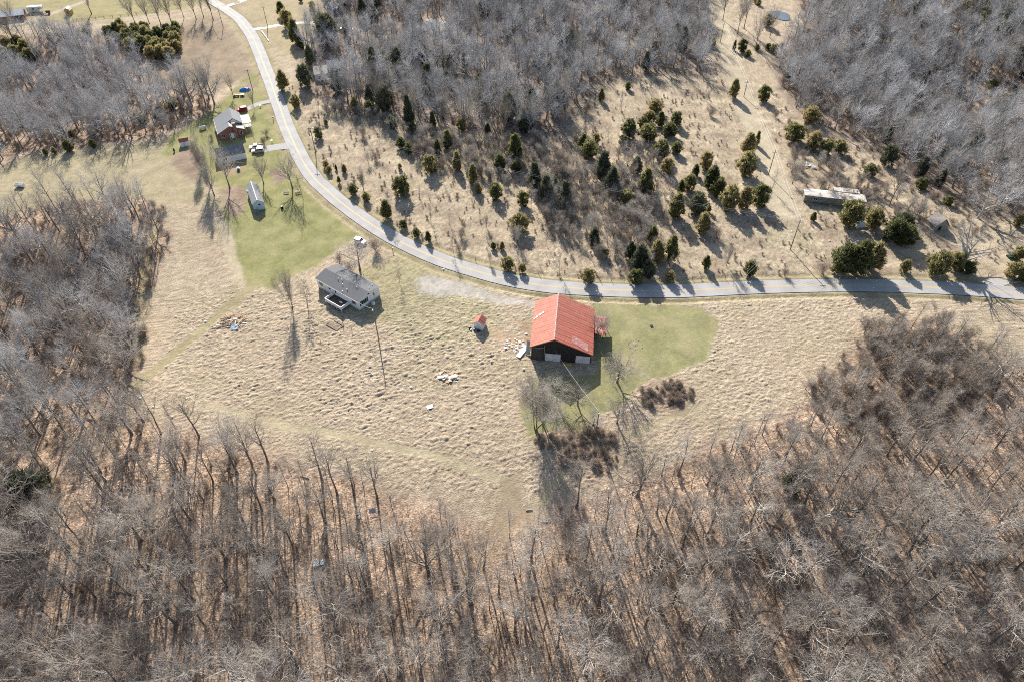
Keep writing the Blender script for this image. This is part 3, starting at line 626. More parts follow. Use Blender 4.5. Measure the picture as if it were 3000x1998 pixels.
# peeled patches: newer bare sheets laid on the roof
mb = MB(); mb.slab((RX+4.4, 1.0, RZ-4.4*sr+.085), (RX+8.6, -.2, RZ-8.6*sr+.085), (RX+8.6, 2.6, RZ-8.6*sr+.085), (RX+4.4, 3.6, RZ-4.4*sr+.085), .02); mb.build('roof_patch', M['red_peel'], roof_r)
mb = MB(); mb.slab((2.3, 11.7, RZ-(RX-2.3)*sl+.09), (2.3, 11.0, RZ-(RX-2.3)*sl+.09), (-.3, 9.5, RZ-(RX+.3)*sl+.09), (-.3, 10.4, RZ-(RX+.3)*sl+.09), .02)
mb.build('roof_patch', mat('streaked bare metal', (.62, .60, .58), (.42, .12, .08), 1.6, .5, lo=.45, hi=.6), roof_l)
MB().prism([(RX-.2, RZ+.02-.2*sl+.06), (RX, RZ+.13), (RX+.2, RZ+.02-.2*sr+.06), (RX+.2, RZ-.02-.2*sr+.05), (RX, RZ+.08), (RX-.2, RZ-.02-.2*sl+.05)], -.55, BD+.5).build('ridge_cap', mat('worn ridge cap', (.62, .55, .5), (.45, .16, .1), 2, .6), barn)
for xs in ((-.42, RX), (RX, BW+.42)):
    a = (xs[0], LZ-.42*sl if xs[0] < 0 else RZ); b = (xs[1], RZ if xs[1] == RX else RZ2-.42*sr)
    MB().add([(a[0], -.53, a[1]-.2), (b[0], -.53, b[1]-.2), (b[0], -.53, b[1]-.02), (a[0], -.53, a[1]-.02), (a[0], -.47, a[1]-.2), (b[0], -.47, b[1]-.2), (b[0], -.47, b[1]-.02), (a[0], -.47, a[1]-.02)], [(0, 1, 2, 3), (7, 6, 5, 4), (0, 4, 5, 1), (1, 5, 6, 2), (2, 6, 7, 3), (3, 7, 4, 0)]).build('verge_board', M['red_roof'], barn)
def door_leaf(parent, x0, x1, z0, z1, m, y=-.10, name='sliding_door'):
    d = MB(); k = max(3, int((x1-x0)/.3)); w = (x1-x0)/k
    for i in range(k): d.box(x0+i*w+.008, x0+(i+1)*w-.008, y, y+.05, z0, z1)
    d.box(x0, x1, y+.05, y+.058, z0, z1)
    o = d.build(name, m, parent)
    
    for zz in (z0+.15, z1-.35): B(x0+.02, x1-.02, y-.035, y-.002, zz, zz+.15).build('brace', m, o)
    return o
for x0, x1, dz in ((3.62, 5.55, 0), (5.6, 7.5, .12), (11.35, 13.15, 0), (13.2, 14.95, .06)): door_leaf(barn, x0, x1, .12-dz, 2.62-dz, M['door_white'])
for x0, x1 in ((3.4, 7.8), (11.1, 15.1)): B(x0, x1, -.16, -.06, 2.68, 2.76).build('door_rail', M['metal'], barn)
door_leaf(barn, .35, 2.95, .05, 4.35, M['barn_door'], name='plank_door')
B(.15, 3.2, -.17, -.06, 4.42, 4.5).build('door_rail', M['metal'], barn)
B(3.28, 3.40, -.12, -.05, .0, 5.4).build('corner_post', M['grey_wood'], barn)
# lean-to on the mown side
lt = MB().slab((BW+.45, 8.2, 3.05), (BW+3.7, 8.2, 2.75), (BW+3.7, 15.0, 2.75), (BW+.45, 15.0, 3.05), .05).build('lean_to_roof', M['barn_wood'], barn)
roof_panels(lt, BW+.45, 3.10, BW+3.75, 2.80, 8.1, 15.1, 8, [M['red_peel'], M['red_worn']], lambda i, n: i % 3 == 0, 6)
for y in (8.5, 11.6, 14.7):
    MB().tube([(BW+3.45, y, -.5), (BW+3.45, y, 2.72)], .09, 6).build('post', M['grey_wood'], barn)
B(BW+.6, BW+.75, 8.4, 14.8, -.4, 2.9).build('lean_to_wall', M['barn_wood'], barn)

# ------------------------------------------------------------------ mobile home
def window(parent, mb_axis, u0, u1, z0, z1, off, flip=1, frame=M['white_trim'], mull=1):
    """axis 'x': on a wall facing -y at y=off; axis 'y': on a wall facing +x at x=off"""
    fr = MB(); gl = MB(); t = .07
    def bx(m_, a, b, c, d, o0, o1):
        if mb_axis == 'x': m_.box(a, b, off-o1, off-o0, c, d)
        else: m_.box(off+o0, off+o1, a, b, c, d)
    bx(fr, u0-t, u0, z0-t, z1+t, .0, .06); bx(fr, u1, u1+t, z0-t, z1+t, .0, .06); bx(fr, u0, u1, z1, z1+t, 0, .06); bx(fr, u0, u1, z0-t, z0, 0, .06)
    for k in range(mull): c = u0+(u1-u0)*(k+1)/(mull+1); bx(fr, c-.03, c+.03, z0, z1, .015, .05)
    w = fr.build('window', frame, parent); bx(gl, u0, u1, z0, z1, 0, .02); gl.build('pane', M['window'], w); return w
q = G(933, 844)
home = thing('mobile_home', 'long white mobile home with grey shingle roof and raised deck', 'house', (q[0], q[1], q[2]), R(-37.0))
HL, HD, HE, HR, HY = 16.9, 8.0, 3.5, 4.5, 3.9
MB().prism_x([(0, .75), (HD, .75), (HD, HE), (HY, HR-.08), (0, HE)], 0, HL).build('wall', M['white'], home)
B(.06, HL-.06, .06, HD-.06, -.7, .75).build('skirting', M['skirt'], home)
for a, b in (((-.3, HE-.02), (HY, HR+.05)), ((HY+.004, HR+.05), (HD+.3, HE-.02))):
    MB().slab((-.25, a[0], a[1]), (HL+.25, a[0], a[1]), (HL+.25, b[0], b[1]), (-.25, b[0], b[1]), .09).build('roof_slope', M['shingle'], home)
for y, z in ((-.33, HE-.10), (HD+.30, HE-.10)): B(-.27, HL+.27, y, y+.04, z-.04, z+.12).build('gutter', M['white_trim'], home)
for x in (-.27, HL+.23):
    for a, b in (((-.3, HE-.17), (HY, HR-.12)), ((HY, HR-.12), (HD+.3, HE-.17))):
        MB().add([(x, a[0], a[1]), (x+.04, a[0], a[1]), (x+.04, b[0], b[1]), (x, b[0], b[1]), (x, a[0], a[1]+.14), (x+.04, a[0], a[1]+.14), (x+.04, b[0], b[1]+.14), (x, b[0], b[1]+.14)], [(0, 3, 2, 1), (4, 5, 6, 7), (0, 1, 5, 4), (1, 2, 6, 5), (2, 3, 7, 6), (3, 0, 4, 7)]).build('gable_trim', M['white_trim'], home)
rz_at = lambda y: HE+(HR-HE)*(y+.3)/(HY+.3)+.05 if y < HY else HR+.05-(HR-HE)*(y-HY)/(HD-HY)
for x, y in ((6.2, 2.9), (7.4, 3.2), (7.4, 4.8), (8.8, 2.1), (11.2, 1.5), (10.6, .3), (13.1, 3.4), (15.2, 7.2), (15.9, 5.4)):
    MB().tube([(x, y, rz_at(y)-.1), (x, y, rz_at(y)+.28), (x, y, rz_at(y)+.29), (x, y, rz_at(y)+.36)], [.08, .08, .14, .11], 8).build('roof_vent', M['white_trim'], home)
window(home, 'x', 1.1, 2.5, 1.7, 2.8, 0); window(home, 'x', 5.0, 5.7, 2.1, 2.7, 0, mull=0); window(home, 'x', 14.4, 15.8, 1.7, 2.8, 0)
wg = window(home, 'y', 1.0, 3.0, 1.5, 2.9, HL, mull=2)
for y0 in (.5, 3.12): B(HL+.0, HL+.06, y0, y0+.38, 1.4, 3.0).build('shutter', M['green_shutter'], home)
window(home, 'y', 5.6, 6.0, 1.8, 2.9, HL, mull=0)
MB().prism_x([(3.5, 3.45), (4.3, 3.45), (3.9, 3.95)], HL, HL+.05).build('gable_vent', M['black'], home)
dr = B(7.3, 8.3, -.05, .0, 1.0, 3.1).build('door', M['white_trim'], home); B(7.5, 8.1, -.06, -.05, 2.0, 2.9).build('pane', M['window'], dr)
dk = B(7.0, 13.4, -3.35, -.02, 1.0, 1.1)
dko = dk.build('deck_floor', M['deck'], home)
for i in range(16): B(7.0, 13.4, -3.35+i*.208+.01, -3.35+(i+1)*.208-.01, 1.1, 1.135).build('deck_board', M['deck'], dko)
for a in ((7.0, 13.4, -3.42, -3.35, 1.0, 2.02), (6.94, 7.0, -3.42, -.03, 1.0, 2.02), (13.4, 13.46, -3.42, -.03, 1.0, 2.02)):
    rl_ = B(*a).build('railing', M['white'], home); B(a[0]-.05, a[1]+.05, a[2]-.05, a[3]+.05, 2.02, 2.07).build('rail_cap', M['white_trim'], rl_)
for x in (7.05, 9.2, 11.3, 13.35): B(x-.06, x+.06, -3.36, -3.24, -.9, 1.0).build('deck_post', M['white_trim'], home)
B(10.4, 11.6, -1.5, -1.1, 1.14, 1.25).build('deck_bench', M['white_trim'], home)
# steps on the road side
st = thing('wooden_steps', 'brown wooden landing with steps against the back wall of the mobile home', 'steps', (*local_to(home, 9.5, HD+.1), float(hz(q[0], q[1]))), R(-37))
B(0, 2.0, 0, 1.6, .65, .78).build('landing', M['wood'], st)
for i in range(3): B(2.0+i*.3, 2.3+i*.3, .2, 1.4, -.2, .55-i*.2).build('step', M['wood'], st)
for x, y in ((.06, .06), (1.9, .06), (.06, 1.5), (1.9, 1.5)): B(x-.05, x+.05, y-.05, y+.05, -.4, 1.7).build('post', M['wood'], st)
B(0, 2.0, 1.46, 1.54, 1.6, 1.7).build('handrail', M['wood'], st)
ac = thing('air_conditioner', 'white round air conditioner beside the mobile home gable wall', 'air conditioner', (*local_to(home, HL+1.0, 4.3), float(hz(q[0], q[1]))), 0)
MB().tube([(0, 0, -.1), (0, 0, .95), (0, 0, 1.0)], [.5, .5, .42], 14).build('casing', M['white'], ac)
MB().tube([(0, 0, .99), (0, 0, 1.03)], [.3, .3], 12).build('fan_grille', M['metal'], ac)
# low retaining frame of timbers with weeds below the deck
tb = thing('timber_frame', 'low timber garden frame in the grass below the deck', 'frame', at((955, 952)), R(-37))
for a in ((0, 4.2, 0, .14), (0, 4.2, 2.4, 2.54), (0, .14, .14, 2.4), (4.06, 4.2, .14, 2.4)): B(a[0], a[1], a[2], a[3], -.1, .22).build('timber', M['grey_wood'], tb)

# ------------------------------------------------------------------ small red roofed shed in the field
q = G(1340+475*.10204, 900+612*.10204)
sh = thing('garden_shed', 'small white shed with a bright red gable roof in the grass beside the barn', 'shed', (q[0], q[1], q[2]), R(-18))
MB().prism([(0, -.3), (2.6, -.3), (2.6, 2.1), (1.35, 3.0), (0, 2.1)], 0, 2.5).build('wall', M['white'], sh)
dl = MB().slab((1.35, -.12, 3.06), (1.35, 2.62, 3.06), (-.2, 2.62, 1.98), (-.2, -.12, 1.98), .05).build('roof_slope', M['red_roof'], sh)
dr_ = MB().slab((1.36, -.12, 3.06), (2.8, -.12, 1.98), (2.8, 2.62, 1.98), (1.36, 2.62, 3.06), .05).build('roof_slope', M['red_worn'], sh)
roof_panels(dl, 1.35, 3.09, -.24, 1.98, -.15, 2.65, 3, [M['red_roof']], lambda i, n: 0, 8, rib=.03)
roof_panels(dr_, 1.35, 3.09, 2.86, 1.98, -.15, 2.65, 3, [M['red_roof']], lambda i, n: 0, 9, rib=.03)
B(.9, 1.7, -.04, 0, 0, 1.9).build('door', M['door_white'], sh)
for k, (dx, dy, s_, mm, nm, lb) in enumerate([(-.9, -.5, .7, 'black_paint', 'rubbish_bag', 'black rubbish bag beside the small red roofed shed'), (.35, -.7, .6, 'blue_plastic', 'plastic_tub', 'blue plastic tub in front of the small red roofed shed'), (1.5, -.65, .7, 'black_paint', 'tyre_heap', 'black worn tyre lying in front of the small red roofed shed'), (-.5, -1.0, .45, 'metal', 'scrap_can', 'grey metal can beside the black rubbish bag')]):
    x, y = local_to(sh, dx, dy); z = float(hz(x, y))
    if nm == 'tyre_heap':
        t_ = MB(); n_ = 14
        for i in range(n_):
            a0, a1 = 2*math.pi*i/n_, 2*math.pi*(i+1)/n_; t_.tube([(.3*math.cos(a0), .3*math.sin(a0), .15), (.3*math.cos(a1), .3*math.sin(a1), .15)], .11, 6)
        o = t_.build(nm, M[mm], None, (x, y, z))
    else: o = MB().tube([(0, 0, -.05), (0, .02, s_*.55), (.03, 0, s_*.9), (.02, 0, s_)], [s_*.5, s_*.6, s_*.45, s_*.12] if nm == 'rubbish_bag' else [s_*.45, s_*.5, s_*.52, s_*.5], 9).build(nm, M[mm], None, (x, y, z))
    tag(o, lb, {'tyre_heap': 'tyre', 'rubbish_bag': 'bag', 'plastic_tub': 'tub', 'scrap_can': 'can'}[nm])

# ------------------------------------------------------------------ homestead on the left: brick house, garage, long shed, small shed
q = G(500+800/5.8875, 200+1110/5.8875, 2.8); bh = thing('brick_house', 'brick house with grey cross gable roof, tall chimney and carport', 'house', (q[0], q[1], float(hz(q[0], q[1]))), R(24))
MB().prism([(.3, -.6), (9.6, -.6), (9.6, 3.55), (6.8, 5.9), (.3, 2.75)], 2.6, 11.9).build('wall', M['brick'], bh)
MB().prism([(.35, -.6), (9.5, -.6), (9.5, 2.95), (4.8, 4.9), (.35, 2.7)], -1.3, 2.59).build('wall', M['brick'], bh)
for a, b, c, d, mm in (((6.8, 2.3, 6.05), (6.8, 12.2, 6.05), (0, 12.2, 2.75), (0, 2.3, 2.75), 'shingle'), ((6.81, 2.3, 6.05), (9.95, 2.3, 3.45), (9.95, 12.2, 3.45), (6.81, 12.2, 6.05), 'shingle'),
                    ((4.8, -1.6, 5.02), (4.8, 2.29, 5.02), (0, 2.29, 2.78), (0, -1.6, 2.78), 'shingle'), ((4.81, -1.6, 5.02), (9.9, -1.6, 2.9), (9.9, 2.29, 2.9), (4.81, 2.29, 5.02), 'shingle_light')):
    MB().slab(a, b, c, d, .12).build('roof_slope', mat('slate grey roof', (.27, .275, .285), (.21, .215, .225), 4, .7), bh) if mm == 'shingle' else MB().slab(a, b, c, d, .12).build('roof_slope', M['shingle_light'], bh)
B(-.06, .0, -1.6, 12.2, 2.62, 2.78).build('gutter', M['white_trim'], bh)
MB().prism([(5.2, 4.9), (9.3, 3.75), (6.8, 5.75)], 2.2, 2.28).build('gable_wall', M['white'], bh)
ch = B(5.9, 7.1, -2.1, -1.25, -.6, 5.9).build('chimney', M['brick'], bh); B(5.8, 7.2, -2.2, -1.15, 5.9, 6.05).build('chimney_cap', M['stone'], ch)
cp = MB().slab((9.96, 3.9, 2.75), (13.0, 3.9, 2.6), (13.0, 10.8, 2.6), (9.96, 10.8, 2.75), .08).build('carport_roof', M['white_trim'], bh)
for y in (4.1, 7.3, 10.6): B(12.8, 12.9, y-.05, y+.05, -.4, 2.55).build('carport_post', M['white_trim'], bh)
MB().prism([(4.0, 2.35), (6.0, 2.35), (5.0, 2.95)], -2.4, -1.31).build('porch_roof', M['shingle_light'], bh)
for x in (4.1, 5.9): B(x-.06, x+.06, -2.35, -2.23, -.4, 2.35).build('porch_post', M['white_trim'], bh)
B(4.5, 5.5, -1.36, -1.3, 0, 2.1).build('door', M['white_trim'], bh)
for x0 in (1.3, 7.6): window(bh, 'x', x0, x0+1.1, 1.0, 2.2, -1.3)
for y0 in (3.4, 6.5, 9.5): window(bh, 'y', y0, y0+1.2, 1.0, 2.2, 9.6)
for k in range(6): B(10.2, 12.7, .8+k*.45, .9+k*.45, 2.3, 2.42).build('pergola_slat', M['white_trim'], bh)
for x in (10.3, 12.6):
    for y in (.8, 3.2): B(x-.06, x+.06, y-.06, y+.06, -.4, 2.3).build('pergola_post', M['white_trim'], bh)
q = G(500+795/5.8875, 400+385/5.8875, 2.5); ga = thing('garage', 'white walled garage with plain grey roof beside the parked truck', 'garage', (q[0], q[1], float(hz(q[0], q[1]))), R(26))
MB().prism_x([(.25, -.6), (6.8, -.6), (6.8, 2.5), (3.4, 4.5), (.25, 2.5)], .2, 9.9).build('wall', M['white'], ga)
MB().slab((0, 0, 2.45), (10.1, 0, 2.45), (10.1, 3.4, 4.62), (0, 3.4, 4.62), .1).build('roof_slope', mat('patchy grey roof', (.20, .20, .205), (.27, .27, .275), .6, .85), ga)
MB().slab((0, 3.41, 4.62), (10.1, 3.41, 4.62), (10.1, 7.0, 2.45), (0, 7.0, 2.45), .1).build('roof_slope', M['shingle_light'], ga)  # far slope of the same roof; sunlit look put in as paler grey
gd = B(9.9, 9.96, 1.2, 4.2, 0, 2.2).build('garage_door', M['door_white'], ga); window(ga, 'x', 2, 3.2, 1.0, 1.9, .25)
q = G(500+1400/5.8875, 400+1180/5.8875, 2.6); ls = thing('long_shed', 'long narrow pale blue shed with grey ridge roof and outside stairs', 'shed', (q[0], q[1], float(hz(q[0], q[1]))), R(24.4))
MB().prism([(.2, -.6), (3.75, -.6), (3.75, 2.6), (1.95, 3.68), (.2, 2.6)], .2, 12.5).build('wall', M['pale_blue'], ls)
MB().slab((1.95, 0, 3.85), (1.95, 12.75, 3.85), (0, 12.75, 2.6), (0, 0, 2.6), .08).build('roof_slope', M['shingle_light'], ls)
MB().slab((1.96, 0, 3.85), (3.9, 0, 2.6), (3.9, 12.75, 2.6), (1.96, 12.75, 3.85), .08).build('roof_slope', mat('mid grey metal roof', (.22, .225, .235), (.17, .175, .185), 2, .6), ls)
B(1.88, 2.04, -.03, 12.78, 3.83, 3.9).build('ridge_cap', M['white_trim'], ls)
window(ls, 'x', 1.9, 2.6, 1.7, 2.3, .2, mull=0)
B(.1, 1.4, -1.3, .19, .55, .65).build('landing', M['grey_wood'], ls)
for i in range(6): B(.15, 1.35, -1.6-i*.28, -1.34-i*.28, .48-i*.1, .53-i*.1).build('stair_tread', M['grey_wood'], ls)
for x in (.1, 1.4): MB().tube([(x, 0, 1.5), (x, -1.3, 1.5), (x, -3.0, .9)], .04, 4).build('stair_rail', M['grey_wood'], ls)
B(-.1, 1.2, 12.9, 13.9, -.2, .5).build('tank_stand', M['white_trim'], ls)
q = G(500+178/5.8875, 400+192/5.8875); rs = thing('tool_shed', 'tiny white shed with dull red roof at the lawn end by the wood', 'shed', (q[0], q[1], q[2]), R(22))
MB().prism_x([(0, -.4), (2.6, -.4), (2.6, 2.0), (1.3, 2.65), (0, 2.0)], 0, 3.2).build('wall', M['white'], rs)
MB().slab((-.15, -.2, 1.95), (3.35, -.2, 1.95), (3.35, 1.3, 2.75), (-.15, 1.3, 2.75), .06).build('roof_slope', mat('dull red roof', (.36, .10, .085), (.28, .08, .07), 2, .7), rs)
MB().slab((-.15, 1.31, 2.75), (3.35, 1.31, 2.75), (3.35, 2.8, 1.95), (-.15, 2.8, 1.95), .06).build('roof_slope', MATS['dull red roof'], rs)
B(1.2, 2.0, -.04, 0, 0, 1.8).build('door', M['pale_blue'], rs)

# ------------------------------------------------------------------ grey house in the wood, farm at the top, trailer on the far side of the road
q = G(880+430*.18684, 1270*.18684); gh = thing('grey_house', 'pale grey two storey house half hidden by bare trees', 'house', (q[0], q[1], q[2]), R(16))
MB().prism_x([(0, -.8), (8, -.8), (8, 5.2), (4, 7.0), (0, 5.2)], 1.2, 8.4).build('wall', M['white'], gh)
MB().slab((.9, -.3, 5.15), (8.7, -.3, 5.15), (8.7, 4, 7.15), (.9, 4, 7.15), .1).build('roof_slope', M['shingle_light'], gh); MB().slab((.9, 4.01, 7.15), (8.7, 4.01, 7.15), (8.7, 8.3, 5.15), (.9, 8.3, 5.15), .1).build('roof_slope', M['shingle_light'], gh)
B(-5, 1.19, 1, 8, -.8, 2.8).build('wing_wall', M['white'], gh); MB().slab((-5.3, .7, 2.85), (1.2, .7, 2.85), (1.2, 8.3, 3.6), (-5.3, 8.3, 3.6), .1).build('wing_roof', mat('tan shingles', (.33, .29, .26), (.27, .24, .21), 3, .9), gh)
window(gh, 'x', 5.6, 7.0, 3.3, 4.5, 0); window(gh, 'x', 2.3, 3.5, 1.0, 2.2, 0); window(gh, 'x', 5.8, 7.0, .8, 2.0, 0); window(gh, 'x', -3.6, -2.2, .8, 1.9, 1.0)
wc = thing('white_cottage', 'small white roofed cottage at the far lawn behind evergreens', 'house', at((957, 38)), R(-20))
MB().prism_x([(0, -.5), (6, -.5), (6, 2.6), (3, 4.2), (0, 2.6)], 0, 6.5).build('wall', M['white'], wc)
for a, b in (((-.3, 2.6), (3, 4.35)), ((3.01, 4.35), (6.3, 2.6))): MB().slab((-.3, a[0], a[1]), (6.8, a[0], a[1]), (6.8, b[0], b[1]), (-.3, b[0], b[1]), .1).build('roof_slope', M['white_trim'], wc)
window(wc, 'x', 2, 3.4, .9, 2.0, 0)
q = G(60*.12755, 520*.12755); rb = thing('red_barn', 'long low red walled barn with a bright white metal roof', 'barn', (q[0], q[1], q[2]), R(22))
MB().prism_x([(0, -.6), (7, -.6), (7, 2.6), (3.5, 4.1), (0, 2.6)], -3, 10.6).build('wall', M['red_wall'], rb)
MB().slab((-3.3, -.4, 2.5), (10.9, -.4, 2.5), (10.9, 3.5, 4.2), (-3.3, 3.5, 4.2), .1).build('roof_slope', M['white_trim'], rb); MB().slab((-3.3, 3.51, 4.2), (10.9, 3.51, 4.2), (10.9, 7.4, 2.5), (-3.3, 7.4, 2.5), .1).build('roof_slope', M['white_trim'], rb)
B(6, 9, -.05, 0, 0, 2.3).build('door', M['barn_wood'], rb)
def wheel(parent, x, y, r=.33, w=.22):
    o = MB().tube([(x, y-w/2, r), (x, y+w/2, r)], r, 12).build('wheel', M['black'], parent); MB().tube([(x, y-w/2-.01, r), (x, y+w/2+.01, r)], r*.55, 8).build('rim', M['metal'], o)
cm = thing('camper_trailer', 'white camper trailer parked at the end of the red walled barn', 'trailer', at((83, 40)), R(14))
MB().prism([(-.2, .5), (5.2, .5), (6.4, 1.4), (7.3, 1.5), (7.3, 2.7), (7.0, 2.9), (0, 2.9), (-.2, 2.6)], 0, 2.4).build('body', M['car_white'], cm)
window(cm, 'x', 2.6, 3.6, 1.6, 2.2, 0, mull=0); window(cm, 'x', 5.5, 6.1, 1.7, 2.2, 0, mull=0); B(4.2, 4.8, -.03, 0, .6, 2.4).build('door', M['white_trim'], cm)
for y in (.25, 2.15): wheel(cm, 2.3, y); wheel(cm, 3.2, y)
os_ = thing('ochre_shed', 'small ochre shed with a white rounded roof on the farm lawn', 'shed', at((193, 46)), R(5))
MB().prism([(0, -.4), (2.8, -.4), (2.8, 2.2), (2.2, 3.0), (1.4, 3.3), (.6, 3.0), (0, 2.2)], 0, 3.2).build('wall', M['ochre'], os_)
MB().prism([(-.15, 2.15), (.55, 3.08), (1.4, 3.4), (2.25, 3.08), (2.95, 2.15), (2.95, 2.25), (2.3, 3.2), (1.4, 3.52), (.5, 3.2), (-.15, 2.25)], -.15, 3.4).build('roof_slope', M['white_trim'], os_)
B(1.0, 1.8, -.04, 0, 0, 1.9).build('door', M['wood'], os_)
fw = thing('flatbed_wagon', 'old flatbed wagon carrying a dark red tank on the farm lawn', 'wagon', at((120, 46)), R(12))
B(0, 4.6, 0, 1.7, .7, .85).build('bed', M['grey_wood'], fw); MB().tube([(2.6, .85, 1.35), (4.6, .85, 1.35)], .5, 10).build('tank', M['red_wall'], fw); B(0, .9, .2, 1.5, .85, 1.5).build('cab_box', M['red_wall'], fw)
for x in (.7, 3.9):
    for y in (.1, 1.6): wheel(fw, x, y, .38)
wp = thing('white_gate', 'white painted gate leaning at the farm fence line', 'gate', at((117, 73)), R(70))
for z in (.3, .7, 1.1): B(0, 3.2, -.03, .03, z, z+.12).build('rail', M['white_trim'], wp)
for x in (0, 3.1): B(x, x+.12, -.06, .06, -.2, 1.3).build('post', M['white_trim'], wp)
# farm fence: posts and a rail
fp = smooth(GP([(215, 63), (260, 60), (330, 52), (400, 44), (470, 30)]), 3); ff = thing('farm_fence', 'low dark post and wire fence along the farm lawn', 'fence', (fp[0][0], fp[0][1], float(hz(*fp[0]))))
for i, p in enumerate(fp):
    lx, ly, lz = p[0]-fp[0][0], p[1]-fp[0][1], float(hz(*p))-float(hz(*fp[0]))
    B(lx-.08, lx+.08, ly-.08, ly+.08, lz-.4, lz+1.2).build('post', M['pole'], ff)
    if i:
        for hh in (.5, .95): MB().tube([(pl[0], pl[1], pl[2]+hh), (lx, ly, lz+hh)], .03, 4).build('rail', M['pole'], ff)
    pl = (lx, ly, lz)
q = G(2300+310/5.8875, 450+840/5.8875); tr_ = thing('abandoned_trailer', 'long derelict trailer home with rust streaked white roof behind cedars', 'trailer', (q[0], q[1], q[2]), R(-12.2))
B(0, 19, 0, 4.2, .2, 2.62).build('wall', M['trailer_wall'], tr_)
MB().prism_x([(-.15, 2.6), (4.4, 2.6), (4.4, 2.7), (2.1, 2.95), (-.15, 2.7)], -.2, 19.2).build('roof', M['rust_roof'], tr_)
B(9.8, 17.5, 4.21, 7.1, -.4, 2.55).build('annex_wall', M['trailer_wall'], tr_); MB().slab((9.6, 4.2, 2.95), (17.7, 4.2, 2.95), (17.7, 7.3, 2.7), (9.6, 7.3, 2.7), .1).build('annex_roof', M['rust_roof'], tr_)
MB().tube([(16.8, 4.8, 2.6), (16.8, 4.8, 4.4), (16.8, 4.8, 4.45), (16.8, 4.8, 4.6)], [.11, .11, .18, .16], 8).build('stove_pipe', M['black'], tr_)
window(tr_, 'x', 16.2, 17.8, 1.2, 2.0, 0); window(tr_, 'x', 3.0, 4.2, 1.2, 2.0, 0); B(18.3, 18.8, -.03, 0, .3, 2.2).build('door', M['door_white'], tr_)
B(.3, 18.7, .3, 3.9, -.5, .2).build('chassis', M['black'], tr_)
q = G(2300+1240/5.8875, 450+1285/5.8875); ws = thing('well_house', 'tiny white pitched roof well house between the cedars', 'shed', (q[0], q[1], q[2]), R(4))
MB().prism_x([(0, -.3), (2.0, -.3), (2.0, 1.0), (1.0, 1.5), (0, 1.0)], 0, 2.4).build('wall', M['white'], ws)
for a, b in (((-.15, .98), (1.0, 1.6)), ((1.01, 1.6), (2.15, .98))): MB().slab((-.15, a[0], a[1]), (2.55, a[0], a[1]), (2.55, b[0], b[1]), (-.15, b[0], b[1]), .05).build('roof_slope', M['pale_blue'], ws)
q = G(2735, 678); ck = thing('collapsed_shack', 'sagging grey wooden shack with steep roof in the brush', 'shed', (q[0], q[1], q[2]), R(8))
MB().prism([(0, -.4), (4.4, -.4), (4.4, 1.7), (2.3, 4.2), (0, 1.9)], 0, 4.2).build('wall', M['grey_wood'], ck)
MB().slab((2.3, -.25, 4.4), (2.4, 4.4, 4.0), (-.35, 4.5, 1.6), (-.35, -.25, 1.75), .08).build('roof_slope', M['grey_wood'], ck); MB().slab((2.31, -.25, 4.4), (4.8, -.25, 1.5), (4.7, 4.5, 1.2), (2.41, 4.4, 4.0), .08).build('roof_slope', M['barn_door'], ck)
B(1.2, 2.2, -.03, 0, 0, 1.6).build('doorway', M['black'], ck)

# ------------------------------------------------------------------ vehicles and yard things
def car(name, label, px, rz, paint, L=4.5, Wd=1.8, kind='suv'):
    e = thing(name, label, 'car' if kind == 'suv' else 'truck', at(px), rz); h = Wd/2
    body = MB(); prof = [(-L/2, .45), (-L/2, .85), (-L/2+.08, .98), (L/2-1.0, 1.0), (L/2-.1, .88), (L/2, .7), (L/2, .42), (L/2-.2, .32), (-L/2+.2, .32)]
    body.prism(prof, -h, h); b = body.build('body', paint, e)
    if kind == 'suv': cab = [(-L/2+.1, .98), (-L/2+.35, 1.62), (-.15+L*.08, 1.66), (L*.22, 1.0)]
    else: cab = [(-.55, .98), (-.4, 1.72), (.75, 1.74), (1.35, 1.0)]
    MB().prism(cab, -h+.1, h-.1).build('cabin', paint, e)
    gl = MB(); x0, x1 = cab[1][0]+.02, cab[2][0]
    for y in (-h+.085, h-.1): gl.add([(cab[0][0]+.22, y, 1.05), (cab[3][0]-.2, y, 1.05), (x1-.08, y, 1.56), (x0+.08, y, 1.52), (cab[0][0]+.22, y+.015, 1.05), (cab[3][0]-.2, y+.015, 1.05), (x1-.08, y+.015, 1.56), (x0+.08, y+.015, 1.52)], [(0, 1, 2, 3), (7, 6, 5, 4), (0, 4, 5, 1), (1, 5, 6, 2), (2, 6, 7, 3), (3, 7, 4, 0)])
    gl.build('side_window', M['window'], e)
    a, c = cab[3], cab[2]; MB().slab((a[0]+.01, -h+.2, a[1]+.04), (a[0]+.01, h-.2, a[1]+.04), (c[0]+.04, h-.25, c[1]-.03), (c[0]+.04, -h+.25, c[1]-.03), .02).build('windscreen', M['window'], e)
    a, c = cab[0], cab[1]; MB().slab((c[0]-.02, -h+.25, c[1]-.05), (c[0]-.02, h-.25, c[1]-.05), (a[0]-.01, h-.2, a[1]+.08), (a[0]-.01, -h+.2, a[1]+.08), .02).build('rear_window', M['window'], e)
    for x in (-L/2+.85, L/2-.85):
        for y in (-h+.08, h-.08): wheel(e, x, y, .34, .2)
    for y in (-h+.3, h-.3): B(L/2-.06, L/2+.01, y-.17, y+.17, .68, .82).build('headlight', M['white_trim'], e); B(-L/2-.01, -L/2+.05, y-.12, y+.12, .72, .9).build('taillight', M['red_wall'], e)
    if kind == 'pickup':
        B(-L/2+.15, -.7, -h+.12, h-.12, .985, 1.0).build('truck_bed', M['car_dark'], e)
        for y in (-h, h-.1): B(-L/2, -.6, y, y+.1, .98, 1.25).build('bed_side', paint, e)
    return e
car('red_car', 'bright red estate car parked behind the brick house', (709, 326), math.radians(205), M['car_red'])
